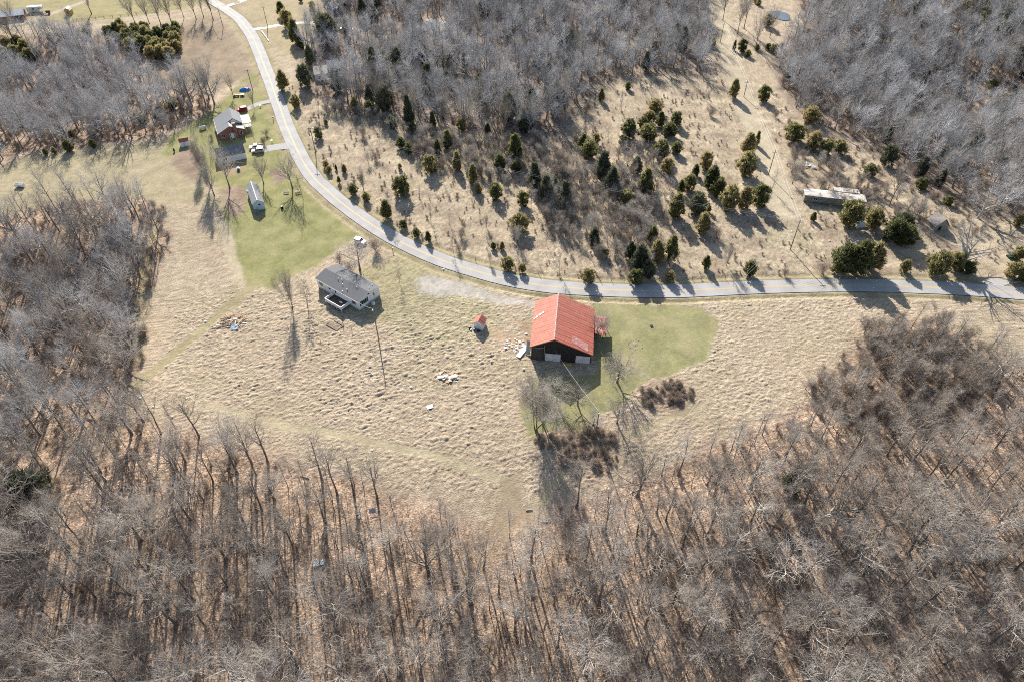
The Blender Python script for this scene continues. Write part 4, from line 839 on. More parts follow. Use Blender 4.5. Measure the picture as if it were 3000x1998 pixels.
car('white_truck', 'white pickup truck parked on the gravel by the garage', (752, 436), math.radians(190), M['car_white'], 5.2, 1.95, 'pickup')
car('tan_car', 'pale car parked close beside the white pickup', (756, 447), math.radians(194), mat('tan car paint', (.55, .48, .40), rough=.3, spec=.6), 4.5, 1.8)
car('white_car', 'white car parked beyond the round tree near the lawn edge', (1056, 713), math.radians(-25), M['car_white'], 3.9, 1.7)
car('blue_car', 'pale blue car on the drive behind the grey house wood', (1010, 92), math.radians(10), mat('blue car paint', (.25, .42, .6), rough=.3, spec=.6))
lt_ = thing('lawn_tractor', 'small red lawn tractor with a loaded trailer under the bare tree', 'tractor', at((692, 284)), math.radians(8))
B(-.2, 1.2, -.4, .4, .35, .8).build('hood', M['car_red'], lt_); B(-.9, -.2, -.45, .45, .4, .6).build('seat_deck', M['car_red'], lt_); B(-.75, -.35, -.25, .25, .6, 1.05).build('seat', M['white_trim'], lt_)
for x, r in ((.9, .25), (-.6, .38)):
    for y in (-.5, .5): wheel(lt_, x, y, r, .2)
B(1.6, 3.4, -.6, .6, .45, .8).build('trailer_bed', M['car_dark'], lt_); wheel(lt_, 2.5, -.65, .25, .15); wheel(lt_, 2.5, .65, .25, .15)
tp = MB(); g = np.random.default_rng(5); nx_, ny_ = 14, 8
vs = [(-2.4+4.8*i/(nx_-1), -1.1+2.2*j/(ny_-1), max(0, 1.25*abs(math.sin(math.pi*j/(ny_-1)))**.6*abs(math.sin(math.pi*i/(nx_-1)))**.35)+g.normal()*.08-.05) for i in range(nx_) for j in range(ny_)]
tp.add(vs, [(i*ny_+j, (i+1)*ny_+j, (i+1)*ny_+j+1, i*ny_+j+1) for i in range(nx_-1) for j in range(ny_-1)])
tag(tp.build('tarp_covered_pile', M['tarp'], None, at((718, 266)), math.radians(10)), 'bright blue tarpaulin draped over a pile beside the garden plot', 'tarpaulin')
pt = thing('propane_tank', 'white propane tank lying on the lawn beside the brick house', 'tank', at((595, 380)), math.radians(38))
MB().tube([(-1.35, 0, .85), (-1.2, 0, .85), (-1.0, 0, .85), (1.0, 0, .85), (1.2, 0, .85), (1.35, 0, .85)], [.12, .38, .48, .48, .38, .12], 12).build('tank_body', M['white_trim'], pt)
for x in (-.8, .8): B(x-.1, x+.1, -.35, .35, -.1, .5).build('foot', M['stone'], pt)
MB().tube([(0, 0, 1.3), (0, 0, 1.45)], .16, 8).build('valve_dome', M['metal'], pt)
fd = thing('stock_trailer', 'small open white livestock trailer alone in the pale field', 'trailer', at((60, 549)), math.radians(0))
for a in ((-1.4, 1.4, -.65, -.6), (-1.4, 1.4, .6, .65), (-1.4, -1.35, -.6, .6), (1.35, 1.4, -.6, .6)): B(*a, .45, 1.3).build('side_panel', M['white_trim'], fd)
B(-1.4, 1.4, -.6, .6, .4, .46).build('floor', M['blue_plastic'], fd); MB().tube([(1.4, 0, .45), (2.3, 0, .45)], .05, 5).build('drawbar', M['metal'], fd)
for y in (-.75, .75): wheel(fd, 0, y, .3, .18)
def picnic(name, label, px, rz, top, base):
    e = thing(name, label, 'table', at(px), rz)
    for k in range(5): B(-.9, .9, -.38+k*.155, -.24+k*.155, .74, .78).build('table_board', top, e)
    for y in (-.75, .62): B(-.9, .9, y, y+.26, .42, .46).build('bench', base, e)
    for x in (-.65, .65):
        for sgn in (-1, 1): MB().tube([(x, sgn*.62, -.1), (x, sgn*.2, .74)], .05, 5).build('leg', base, e)
        B(x-.04, x+.04, -.75, .85, .36, .42).build('brace', base, e)
    return e
picnic('picnic_table', 'white picnic table with dark top on the lawn by the long shed', (838, 565), .1, M['grey_wood'], M['white_trim'])
picnic('picnic_table', 'pinkish picnic bench under the tree overhanging the road bend', (873, 566), .4, mat('pink timber', (.5, .33, .28), rough=.8), MATS['pink timber'])
e = thing('burn_barrel', 'black upright burn barrel on the lawn below the picnic table', 'barrel', at((827, 612)), .2)
MB().tube([(0, 0, -.1), (0, 0, .35), (0, 0, .37), (0, 0, .9)], [.42, .42, .45, .42], 12).build('drum', M['black'], e); MB().tube([(0, 0, .9), (0, 0, .93)], [.36, .36], 12).build('lid', M['black_paint'], e)
e = thing('dog_kennel', 'small grey dog kennel behind the garage', 'kennel', at((699, 499)), .4)
MB().prism([(-.5, -.1), (.5, -.1), (.5, .7), (0, 1.05), (-.5, .7)], -.6, .6).build('wall', M['metal'], e); MB().prism([(-.6, .66), (0, 1.08), (.6, .66), (.6, .72), (0, 1.15), (-.6, .72)], -.68, .68).build('roof', M['pale_blue'], e); B(-.2, .2, -.62, -.6, 0, .5).build('opening', M['black'], e)
def mailbox(label, px, rz):
    e = thing('mailbox', label, 'mailbox', at(px), rz); B(-.06, .06, -.06, .06, -.3, 1.1).build('post', M['pole'], e)
    MB().prism([(-.14, 1.1), (.14, 1.1), (.14, 1.28), (.08, 1.38), (-.08, 1.38), (-.14, 1.28)], -.32, .32).build('box', M['black_paint'], e); B(.14, .16, -.1, .05, 1.2, 1.4).build('flag', M['car_red'], e)
mailbox('black mailbox at the road edge above the mobile home', (1151, 738), .6); mailbox('black mailbox at the road edge beside the brick house lawn', (801, 353), 1.2)
def birdbath(label, px):
    e = thing('bird_bath', label, 'bird bath', at(px)); MB().tube([(0, 0, -.1), (0, 0, .1), (0, 0, .7)], [.2, .1, .08], 8).build('stem', M['stone'], e); MB().tube([(0, 0, .7), (0, 0, .85), (0, 0, .87)], [.12, .42, .40], 12).build('basin', M['white_trim'], e)
birdbath('white bird bath on the lawn above the garage drive', (797, 418)); birdbath('white bird bath on the lawn by the red car drive', (763, 315))
fr_ = thing('fire_ring', 'ring of pale stones round a bare patch on the mown grass', 'fire pit', at((1862, 1010)))
g = random.Random(4)
for k in range(18):
    a = 2*math.pi*k/18; r = 1.7+g.uniform(-.15, .15); s_ = g.uniform(.10, .2); x, y = r*math.cos(a)*1.1, r*math.sin(a)
    MB().tube([(x, y, -.1), (x, y, s_*.5), (x, y, s_*.8)], [s_*1.0, s_*.9, s_*.45], 6).build('stone', M['stone'], fr_)
tag(MB().tube([(0, 0, -.05), (0, 0, .05), (0, 0, .12)], [.9, .7, .2], 9).build('ash_heap', mat('ash and earth', (.36, .29, .21), (.28, .22, .16), 4, 1), None, at((1860, 1008))), 'small heap of ash inside the stone fire ring', 'ash')
e = thing('stone_trough', 'small grey block standing in the mown grass beside the barn', 'trough', at((1908, 955)), .2); B(-.4, .4, -.25, .25, -.1, .12).build('base', M['stone'], e); B(-.4, .4, -.25, -.17, .12, .4).build('side', M['stone'], e); B(-.4, .4, .17, .25, .12, .4).build('side', M['stone'], e)
ym = thing('yellow_implement', 'yellow farm implement lying in the barn shadow between the white doors', 'implement', (*local_to(barn, 9.3, -1.1), 0), R(-6))
B(-1.2, 1.2, -.12, .12, .0, .2).build('beam', M['yellow_paint'], ym); MB().tube([(-.1, 0, .2), (.9, 0, .75)], .07, 5).build('arm', M['yellow_paint'], ym)
for x in (-.8, -.2, .4): B(x-.04, x+.04, -.5, .2, -.08, .14).build('tine', M['yellow_paint'], ym)
for k, px in enumerate([(2365, 487)]):
    q = G(*px); g = random.Random(9)
    for j in range(8):
        x, y = q[0]+g.uniform(-2.2, 2.2), q[1]+g.uniform(-1.6, 1.6); mb = MB(); mb.box(-g.uniform(.4, 1.1), g.uniform(.4, 1.1), -.25, .3, 0, .05); o = mb.build('scrap_sheet', M['paper'] if j % 3 else M['pale_blue'], None, (x, y, float(hz(x, y))+.12+.1*j), g.uniform(0, 3)); o.rotation_euler.x = g.uniform(-.25, .25)
        tag(o, 'pale scrap sheet thrown down behind the rusty trailer', 'scrap', 'scrap sheets behind the trailer')
cw = thing('green_wagon', 'dark green wagon with slatted rack beside the small cedar', 'wagon', at((2962, 756)), .1)
B(-1.3, 1.5, -.7, .7, .5, .75).build('bed', M['green_paint'], cw)
for k in range(5): B(-.3+k*.22, -.18+k*.22, .1, .7, .9, 1.5).build('rack_slat', M['grey_wood'], cw)
B(-.35, .8, .05, .1, .8, 1.55).build('rack_frame', M['stone'], cw)
for x in (-.9, 1.0):
    for y in (-.75, .75): wheel(cw, x, y, .33, .18)

# ------------------------------------------------------------------ debris: boards, sheets, wrappers
def boards_pile(px, n, r, label, group, mats, seed, zmax=.7, name='scrap_board', Lr=(1.2, 3.2), wr=(.1, .3), cat='board'):
    g = random.Random(seed); q = G(*px)
    for k in range(n):
        a, d = g.uniform(0, 6.28), r*math.sqrt(g.random()); x, y = q[0]+d*math.cos(a), q[1]+d*math.sin(a)*.8
        L, w = g.uniform(*Lr), g.uniform(*wr); z = float(ground_z(x, y))+.16+zmax*(1-d/r)*g.random()
        o = MB().box(-L/2, L/2, -w/2, w/2, 0, g.uniform(.025, .06)).build(name, g.choice(mats), None, (x, y, z)); o.rotation_euler = (g.uniform(-.15, .15), g.uniform(-.16, .16), g.gauss(.5, .7)); tag(o, label, cat, group)
boards_pile((680, 944), 46, 3.6, 'split board in the heap of scrap timber on the grass', 'boards of the scrap timber heap', [M['new_wood'], M['new_wood'], M['paper'], M['wood']], 1, .9)
boards_pile((1310, 1103), 26, 2.6, 'white scrap panel in the rubbish heap on the tussocky grass', 'panels of the rubbish heap', [M['paper'], M['paper'], M['paper'], M['new_wood']], 2, .5, 'insulation_scrap', (.6, 1.9), (.3, .8), 'scrap')
boards_pile((1512, 1013), 44, 3.4, 'torn white wrapper strewn on the dirt beside the barn', 'white wrappers beside the barn', [M['paper']], 3, .15, 'wrapper', (.25, .8), (.15, .5), 'wrapper')
def sheet(name, label, px, L, w, rz, m, tilt=(0, 0), z=.1, cat='sheet'):
    mb = MB(); n_, g = 7, random.Random(int(px[0])); vs = [(-L/2+L*i/(n_-1), -w/2+w*j/3, g.gauss(0, .035)) for i in range(n_) for j in range(4)]; m0 = len(vs)
    vs += [(v[0], v[1], v[2]-.03) for v in vs]; fs = []
    for i in range(n_-1):
        for j in range(3): f = (i*4+j, (i+1)*4+j, (i+1)*4+j+1, i*4+j+1); fs += [f, tuple(m0+t for t in f[::-1])]
    mb.add(vs, fs); p = at(px); o = mb.build(name, m, None, (p[0], p[1], max(p[2], float(ground_z(p[0], p[1]))+.06)+z), rz); o.rotation_euler.x, o.rotation_euler.y = tilt; return tag(o, label, cat)
sheet('plastic_sheet', 'long crumpled white sheet lying by the barn corner', (1530, 1032), 4.6, 1.3, 1.05, M['paper'], z=.18)
sheet('metal_sheet', 'pale green tinted panel leaning against the barn corner', (1548, 1030), 3.6, 1.2, 1.45, mat('greenish panel', (.62, .66, .55), (.6, .5, .36), 2, .6), (0, -.75), 1.25)
sheet('plywood_sheet', 'pale blue panel leaning on the scrap timber heap', (688, 963), 1.9, 1.5, .1, M['pale_blue'], (.3, 0), .4, 'panel')
sheet('paper_sheet', 'white folded sheet alone in the middle of the tussocky grass', (1259, 1193), 1.6, 1.2, .4, M['paper'])
sheet('foam_sheet', 'pale blue sheet lying among the trunks of the lower wood', (935, 1650), 2.2, 1.2, .2, mat('pale cyan sheet', (.55, .72, .78), rough=.7), z=.3)
sheet('roofing_sheet', 'grey panel standing in the brush near the wood edge', (1092, 1500), 1.4, 1.0, .2, M['metal'], (.6, 0), .5, 'panel')
sheet('tin_sheet', 'dull grey tin sheet caught in the brush of the lower wood', (807, 1640), 2.6, 1.0, 1.1, M['metal'], (.3, 0), .4)
for k, px in enumerate([(515, 930), (603, 943), (410, 1166), (450, 1193), (505, 1222), (388, 897), (1406, 1055), (1440, 1060), (1541, 980), (1405, 1021), (1090, 1320), (702, 1313), (1205, 1135), (1535, 1082), (2152, 668), (2430, 707), (2655, 612), (2660, 625), (2688, 655), (2320, 680), (1052, 1515), (1300, 790)]):
    p = at(px); p = (p[0], p[1], float(ground_z(p[0], p[1]))+.03); g = random.Random(k); o = MB().tube([(0, 0, -.05), (.05, 0, .12), (0, .04, .22)], [g.uniform(.2, .4), g.uniform(.25, .4), .08], 6).build('litter_bag', M['paper'], None, p, g.uniform(0, 6)); tag(o, 'small white scrap of litter on the ground', 'litter', 'white litter scraps')
# fallen logs at the track mouth and in the wood
for k, (a, b, r) in enumerate([((1540, 1495), (1560, 1493), .14), ((1583, 1529), (1606, 1529), .13), ((1545, 1545), (1556, 1546), .1), ((1200, 620), (1214, 626), .12), ((880, 1395), (905, 1402), .15), ((1510, 1815), (1545, 1770), .16), ((2310, 1400), (2370, 1393), .22)]):
    A, Bq = G(*a), G(*b); o = MB().tube([(0, 0, r*.7), tuple((Bq-A)*.5+np.array([.05, .03, r*.8])), tuple(Bq-A+np.array([0, 0, r*.7]))], [r, r*.9, r*.7], 7).build('fallen_log', M['dead'] if k < 4 else M['bark'], None, tuple(A))
    tag(o, 'fallen log lying on the ground', 'log', 'fallen logs')

# ------------------------------------------------------------------ poles and wires
def pole(label, base, top_y=None, H=None, arm=True, lamp=False, group=None):
    p = G(*base); H = H or height_of(base, top_y); e = thing('light_pole' if lamp else 'utility_pole', label, 'pole', (p[0], p[1], p[2]), 0, group)
    MB().tube([(0, 0, -.6), (0, 0, H*.5), (0, 0, H)], [.16, .14, .11], 8).build('shaft', M['pole'], e)
    if arm:
        B(-.9, .9, -.06, .06, H-.75, -.62+H).build('crossarm', M['pole'], e)
        for x in (-.8, -.3, .3, .8): MB().tube([(x, 0, H-.62), (x, 0, H-.45)], .05, 6).build('insulator', M['metal'], e)
    if lamp:
        MB().tube([(0, 0, H-.15), (0, -.35, H+.1), (0, -.6, H+.1)], .03, 5).build('bracket', M['metal'], e); MB().tube([(0, -.6, H+.12), (0, -.6, H-.08), (0, -.6, H-.22)], [.1, .22, .2], 9).build('lamp_head', M['white_trim'], e)
    return e, Vector((p[0], p[1], p[2]+H))
def wire(label, A, Bv, n=1, sag=.6, gap=.6, group=None, r=.022):
    d = (Bv-A); s = Vector((d.y, -d.x, 0)).normalized()
    for k in range(n):
        o = (k-(n-1)/2)*gap; pts = [A+d*t+s*o-Vector((0, 0, sag*4*t*(1-t))) for t in [i/14 for i in range(15)]]
        tag(MB().tube([p-A for p in pts], r, 4).build('power_line', M['wire'], None, A), label, 'wire', group)
_, hp = pole('wooden light pole in the grass beside the mobile home', (1108, 988), 905, lamp=True, arm=False)
_, bp_ = pole('wooden utility pole with lamp on the bramble bank below the barn', (1745, 1277), 1204, lamp=True, arm=False)
PL = [((2315, 732), 646, 'utility pole standing in the grass beside the road and the ride'), ((2251, 514), 442, 'utility pole in the ride beside the rusty trailer'), ((2179, 285), 238, 'utility pole in the ride beside the lone tall cedar'), ((2110, 125), 68, 'utility pole at the narrow top of the ride')]
tops = [pole(l, b, t)[1] for b, t, l in PL]
for a, b, l in zip(tops[:-1], tops[1:], ('pair of wires along the ride near the road', 'pair of wires along the middle of the ride', 'pair of wires along the top of the ride')): wire(l, a, b, 2, .5, .9, 'wires along the ride')
LP = [((924, 446), 372, 'utility pole in the brush opposite the garage drive'), ((741, 268), None, 'utility pole beside the blue tarpaulin'), ((654, 82), None, 'utility pole on the pasture side of the road'), ((784, 78), None, 'utility pole by the pale concrete drive')]
lt2 = [pole(l, b, t, None if t else 9.5)[1] for b, t, l in LP]
wire('pair of wires crossing the rough field', lt2[0], tops[0], 2, 2.2, .9, 'wires crossing the rough field'); wire('wire following the road past the brick house', lt2[0], lt2[1], 1, 1.2, .8); wire('wire following the road beside the pasture', lt2[1], lt2[2], 1, 1.2, .8); wire('wire crossing the road to the concrete drive', lt2[1], lt2[3], 1, 1.2)
wire('pair of wires from the bramble bank pole over the mown grass', bp_, tops[0], 2, 1.6, .7, 'wires over the mown grass')
bx_, by_ = local_to(barn, 5.9, -.3); wire('pale wire from the bramble bank pole to the barn front', bp_, Vector((bx_, by_, 4.2)), 1, .5, r=.035)
hx_, hy_ = local_to(home, HL-.1, .0); wire('pale wire from the light pole to the mobile home corner', hp, Vector((hx_, hy_, 3.3)), 1, .3, r=.03)
hx_, hy_ = G(1240, 960)[:2]; wire('guy wire running down from the light pole', hp-Vector((0, 0, .4)), Vector((hp.x+3.2, hp.y-1.9, hp.z-2.2)), 1, .0, r=.02) if False else None
# fence posts along the far verge
for k, px in enumerate([(1393, 765), (1467, 780), (1578, 803), (1600, 745), (2028, 818), (2075, 818), (2124, 818), (1792, 825), (1757, 822), (1860, 826), (1950, 824), (940, 1005), (1031, 970), (1006, 955)]):
    p = at(px); g = random.Random(k); o = MB().tube([(0, 0, -.4), (g.uniform(-.06, .06), 0, g.uniform(1.1, 1.6))], [.08, .065], 6).build('fence_post', M['pole'], None, p); tag(o, 'weathered wooden fence post standing alone in the grass', 'post', 'lone fence posts')
# culvert pipe by the concrete drive
A, Bq = G(765, 91), G(788, 122); tag(MB().tube([(0, 0, .1), tuple((Bq-A)+np.array([0, 0, .1]))], .3, 8).build('culvert_pipe', M['white_trim'], None, tuple(A)), 'long white pipe lying on the verge beside the concrete drive', 'pipe')

# ------------------------------------------------------------------ woods
road_clear = lambda x, y, r: seg_dist(np.array([x]), np.array([y]), ROAD)[0] > r
def cells(px_poly, step, dens=1.0, keep=None, seed=0, jit=.42):
    g = np.random.default_rng(seed); P = np.array(GP(px_poly)); x0, y0 = P.min(0); x1, y1 = P.max(0); y0 = max(y0, 22); y1 = min(y1, 520); x0 = max(x0, -380); x1 = min(x1, 380)
    a, b = np.meshgrid(np.arange(x0, x1, step), np.arange(y0, y1, step)); a = a+g.uniform(-jit, jit, a.shape)*step; b = b+g.uniform(-jit, jit, b.shape)*step
    a, b = a.ravel(), b.ravel(); ok = in_poly(a, b, P) & (g.random(a.shape) < dens)
    z = hz(a, b); px, py = proj(a, b, z); ok &= (px > -260) & (px < 3260) & (py < 2420)
    if keep is not None: ok &= keep(a, b, px, py, g)
    return a[ok], b[ok], px[ok], py[ok]
CLEAR = [GP([(1380, 1500), (1600, 1480), (1560, 1600), (1430, 1720), (1330, 1720), (1380, 1620)]), GP([(170, 1290), (330, 1250), (270, 1400), (150, 1420)]), GP([(2860, 960), (3000, 960), (3000, 1080), (2940, 1090)]), GP([(2900, 1480), (3000, 1450), (3000, 1560), (2930, 1560)]),
         GP([(1240, 50), (1300, 55), (1310, 130), (1240, 135)]), GP([(890, 190), (1030, 190), (1060, 260), (890, 270)]), GP([(2800, 240), (3000, 240), (3000, 320), (2820, 310)]), GP([(960, 55), (1120, 60), (1200, 90), (1200, 115), (1000, 100), (940, 90)])]
GROVE_AREA = [GP([(285, 95), (420, 80), (540, 95), (545, 160), (500, 195), (430, 190), (290, 130)]), GP([(0, 135), (60, 120), (130, 150), (130, 200), (60, 205), (0, 190)])]
def not_clear(f=.12):
    def k(a, b, px, py, g):
        bad = np.zeros(a.shape, bool)
        for c in CLEAR: bad |= in_poly(a, b, c)
        r = ~bad | (g.random(a.shape) < f)
        for c in GROVE_AREA: r &= ~in_poly(a, b, c)
        r &= seg_dist(a, b, smooth(GP(RIDE), 4)) > 6.5
        return r
    return k
near = []
for poly, stp, sd, dn in ((WOOD_LOW, 5.4, 1, .88), (WOOD_LEFT, 5.2, 2, .9)):
    a, b, px, py = cells(poly, stp, dn, not_clear(), sd)
    for x, y, u, v in zip(a, b, px, py):
        thin = poly is WOOD_LOW and 900 < u < 1750 and rnd.random() < .22
        if not thin: near.append((x, y, u, v, 'low' if poly is WOOD_LOW else 'left'))
far = []
for poly, stp, sd, dn, w in ((WOOD_TOPLEFT, 5.3, 3, .9, 'topleft'), (WOOD_TOP, 5.4, 4, .9, 'top'), (WOOD_RIGHT, 5.3, 5, .9, 'right')):
    a, b, px, py = cells(poly, stp, dn, not_clear(), sd)
    far += [(x, y, u, v, w) for x, y, u, v in zip(a, b, px, py)]
# the 250-odd wood trees that show largest stand on their own, the rest is one mass
vis = [t for t in near if -60 < t[2] < 3060 and t[3] < 2120]
vis.sort(key=lambda t: math.hypot(t[0], t[1])**2 + CAMH**2)
own = set(map(id, vis[:236]))
massp = []
LBL = {'low': ('bare grey tree standing in the leaf strewn wood below the grass field', 'bare trees in the wood below the field'), 'left': ('bare grey tree in the wood beside the straw coloured strip', 'bare trees in the wood beside the straw strip')}
for t in near:
    H = rnd.uniform(11, 17) if rnd.random() > .25 else rnd.uniform(6, 10.5); i = rnd.randrange(8)
    if t[4] == 'low' and t[2] > 2150 and t[3] < 1300: H *= .62
    if id(t) in own:
        sz = 'short' if H < 9.5 else ('tall' if H > 14 else 'middling'); fm = {2: 'narrow straight', 4: 'narrow straight', 5: 'wide spreading', 7: 'wide spreading'}.get(i, 'upright')
        zn = 'in the thicket' if (t[4] == 'low' and t[2] > 2150 and t[3] < 1300) else ('by the track mouth' if (t[4] == 'low' and 1250 < t[2] < 1750 and t[3] < 1700) else ('along the field edge' if (t[4] == 'low' and t[3] < 1420) else 'deep'))
        wd_ = 'in the wood below the field' if t[4] == 'low' else 'in the wood beside the straw strip'
        plant('forest', t[0], t[1], H, 'bare_tree', '%s %s bare grey tree %s %s' % (sz, fm, zn, wd_), 'tree', '%s %s bare trees %s %s' % (sz, fm, zn, wd_), i, rnd.uniform(.9, 1.2))
    else: i = i if (t[4] == 'low' or rnd.random() < .4) else rnd.randrange(8, 14); massp.append((t[0], t[1], float(hz(t[0], t[1]))-.1, rnd.uniform(0, 6.28), H/14., i))
for t in far:
    H = rnd.choice((rnd.uniform(7, 11), rnd.uniform(11, 15), rnd.uniform(13, 18))); massp.append((t[0], t[1], float(hz(t[0], t[1]))-.1, rnd.uniform(0, 6.28), H/14., rnd.choice((8, 9, 10, 11, 12, 13, 8, 9, 10, 11, 12, 13, rnd.randrange(8)))))
scatter_stuff('woodland', 'mass of bare grey trees filling the further woods', massp, [p[3] for p in PROTO['forest']+PROTO['greywood']])
# undergrowth: thin brush between the trunks and along the wood edges
ug = []
for poly, stp, dn, sd, sc in ((WOOD_LOW, 3.4, .42, 11, .85), (WOOD_LEFT, 3.0, .6, 12, .9), (WOOD_TOPLEFT, 4.0, .6, 13, 1.2), (WOOD_TOP, 4.5, .5, 14, 1.1), (WOOD_RIGHT, 3.8, .65, 15, 1.2)):
    a, b, px, py = cells(poly, stp, dn, not_clear(.3), sd)
    for x, y, u, v in zip(a, b, px, py):
        if poly is WOOD_LOW and 700 < u < 1900 and rnd.random() < .45: continue
        ug.append((x, y, float(hz(x, y))-.05, rnd.uniform(0, 6.28), sc*rnd.uniform(.45, 1.15), rnd.randrange(3)))
THICK = [[(2360, 1130), (2480, 1030), (2560, 950), (2720, 945), (2860, 990), (2950, 1080), (2900, 1200), (2500, 1260), (2350, 1200)], [(330, 850), (415, 850), (480, 720), (440, 600), (480, 590), (500, 700), (440, 860), (425, 1050), (380, 1120), (340, 1050)],
         [(1560, 560), (1700, 480), (1800, 500), (1900, 620), (1960, 780), (1850, 800), (1700, 740), (1600, 680)], [(2300, 360), (2450, 420), (2700, 560), (2900, 640), (2900, 700), (2600, 640), (2420, 560), (2310, 480)], [(1180, 380), (1500, 420), (1650, 420), (1700, 520), (1500, 560), (1200, 460)], [(480, 300), (640, 300), (600, 350), (480, 400)]]
for k, poly in enumerate(THICK):
    a, b, px, py = cells(poly, 2.1 if k < 2 else 3.4, .6, (lambda a, b, px, py, g: perlin(a/6, b/6, 200) + .35 > g.random(a.shape)*.6), 30+k)
    ug += [(x, y, float(hz(x, y))-.05, rnd.uniform(0, 6.28), rnd.uniform(.6, 1.5), rnd.randrange(3)) for x, y in zip(a, b) if road_clear(x, y, 5)]
pl = []
for poly, stp, dn, sd in ((WOOD_LOW, 3.3, .62, 71), (WOOD_LEFT, 3.8, .5, 72), (WOOD_TOP, 7.0, .5, 73), (WOOD_RIGHT, 6.5, .5, 74)):
    a, b, px, py = cells(poly, stp, dn, not_clear(.15), sd)
    pl += [(x, y, float(hz(x, y))-.05, rnd.uniform(0, 6.28), rnd.uniform(.8, 2.1), rnd.randrange(3)) for x, y in zip(a, b)]
scatter_stuff('pole_thicket', 'thin straight young trunks crowding between the larger trees', pl, [p[3] for p in PROTO['youngtrunk']])
scatter_stuff('undergrowth', 'thin brown brush growing between the bare trunks', ug, [p[3] for p in PROTO['shrub']])
# bramble mounds behind the barn
bm = []
th = []
for k, (poly, stp) in enumerate(((THICK[2], 2.4), (THICK[4], 2.6), ([(1650, 380), (1900, 400), (1980, 520), (1950, 700), (1800, 560)], 3.8), ([(2300, 480), (2420, 470), (2560, 560), (2700, 600), (2900, 690), (2700, 690), (2400, 600)], 4.0), (THICK[0], 3.4), ([(880, 270), (1100, 330), (1180, 400), (960, 340)], 3.6))):
    a, b, px, py = cells(poly, stp, .7, None, 60+k)
    th += [(x, y, float(hz(x, y))-.05, rnd.uniform(0, 6.28), rnd.uniform(.35, .85), rnd.randrange(4)) for x, y in zip(a, b) if road_clear(x, y, 5)]
scatter_stuff('sapling_undergrowth', 'tangle of thin bare saplings too dense to tell apart', th, [p[3] for p in PROTO['multi']+PROTO['sapling']])
for c, r, n in (((1722, 1318), 6.5, 55), ((1700, 1345), 4.0, 18), ((1965, 1148), 3.6, 22), ((2000, 1140), 3.0, 12), ((1915, 1162), 3.2, 14), ((1600, 1290), 2.2, 12)):
    q = G(*c)
    for _ in range(n):
        a, d = rnd.uniform(0, 6.28), r*math.sqrt(rnd.random()); x, y = q[0]+d*math.cos(a)*1.15, q[1]+d*math.sin(a)
        bm.append((x, y, float(hz(x, y))-.05, rnd.uniform(0, 6.28), rnd.uniform(.35, .9), rnd.randrange(2)))
scatter_stuff('bramble_undergrowth', 'tangled brown brambles mounded on the slope behind the barn', bm, [p[3] for p in PROTO['bramble']])
# weeds standing in the rough field across the road
a, b, px, py = cells(NORTH, 2.6, .5, lambda a, b, px, py, g: (perlin(a/9, b/9, 77) > -.05), 41)
rideP = smooth(GP(RIDE), 4)
wd = [(x, y, float(hz(x, y))-.03, rnd.uniform(0, 6.28), rnd.uniform(.22, .6), rnd.randrange(3)) for x, y in zip(a, b) if road_clear(x, y, 4.5) and seg_dist(np.array([x]), np.array([y]), rideP)[0] > 5]
scatter_stuff('weeds', 'dry brown weeds scattered over the rough field', wd, [p[3] for p in PROTO['shrub']])

# ------------------------------------------------------------------ single bare trees in the open
def tree_at(kind, base, top_y, label, group=None, wide=1.0, idx=None, rz=None, name='bare_tree', cat='tree', lean=None):
    p = G(*base); H = height_of(base, top_y); e = plant(kind, p[0], p[1], H, name, label, cat, group, idx, wide, rz)
    if lean: e.rotation_euler.x, e.rotation_euler.y = lean
    return e
tree_at('open', (1055, 793), 690, 'round bushy bare tree behind the grey roofed mobile home', wide=1.15, idx=0)
tree_at('multi', (858, 904), 785, 'slender bare tree with ivy dark trunk beyond the deck end of the mobile home', wide=.5)
tree_at('sapling', (901, 897), 823, 'thin bare sapling between the mobile home and the slender tree', wide=1.2)
tree_at('sapling', (1171, 832), 790, 'tiny bare sapling in the yard beside the mobile home gable', wide=1.0)
tree_at('shrub', (1104, 738), 700, 'small bare shrub near the road between mailbox and round tree', name='bare_shrub', cat='shrub')
tree_at('shrub', (994, 770), 745, 'small dark shrub at the lawn edge behind the mobile home', name='bare_shrub', cat='shrub')
tree_at('open', (1808, 1118), 1022, 'wide grey bare tree at the barn corner beside the mown grass', wide=1.1, idx=1)
tree_at('multi', (1574, 1255), 1100, 'tall upright bare tree by the field edge below the barn', wide=.85)
tree_at('multi', (1590, 1245), 1140, 'bushy bare tree crowding the tall one below the barn', wide=.9)
tree_at('open', (1630, 1172), 1105, 'low bare tree in the barn shadow under the wire', wide=1.25, idx=2)
tree_at('open', (1693, 1186), 1118, 'low round bare tree at the tip of the barn shadow', wide=1.2, idx=0)
tree_at('open', (1807, 1240), 1165, 'small bare tree beside the utility pole below the barn', wide=1.0, idx=1)
tree_at('open', (1739, 1245), 1200, 'small bare tree on the bramble bank below the barn', wide=1.3, idx=2)
tree_at('vase', (1747, 995), 908, 'thin bare tree at the barn wall end of the lean-to', wide=.8)
tree_at('vase', (1766, 990), 915, 'thin bare tree at the outer post of the lean-to', wide=.7)
tree_at('vase', (672, 552), 415, 'forked dark yard tree between garage and blue shed', wide=.75, idx=0)
tree_at('vase', (772, 540), 455, 'bare yard tree beside the ridge of the long blue shed', wide=.85, idx=1)
tree_at('vase', (858, 552), 446, 'wide spreading bare tree overhanging the road bend', wide=1.0, idx=0)
tree_at('sapling', (889, 585), 515, 'slim bare tree beside the pink picnic bench', wide=1.1)
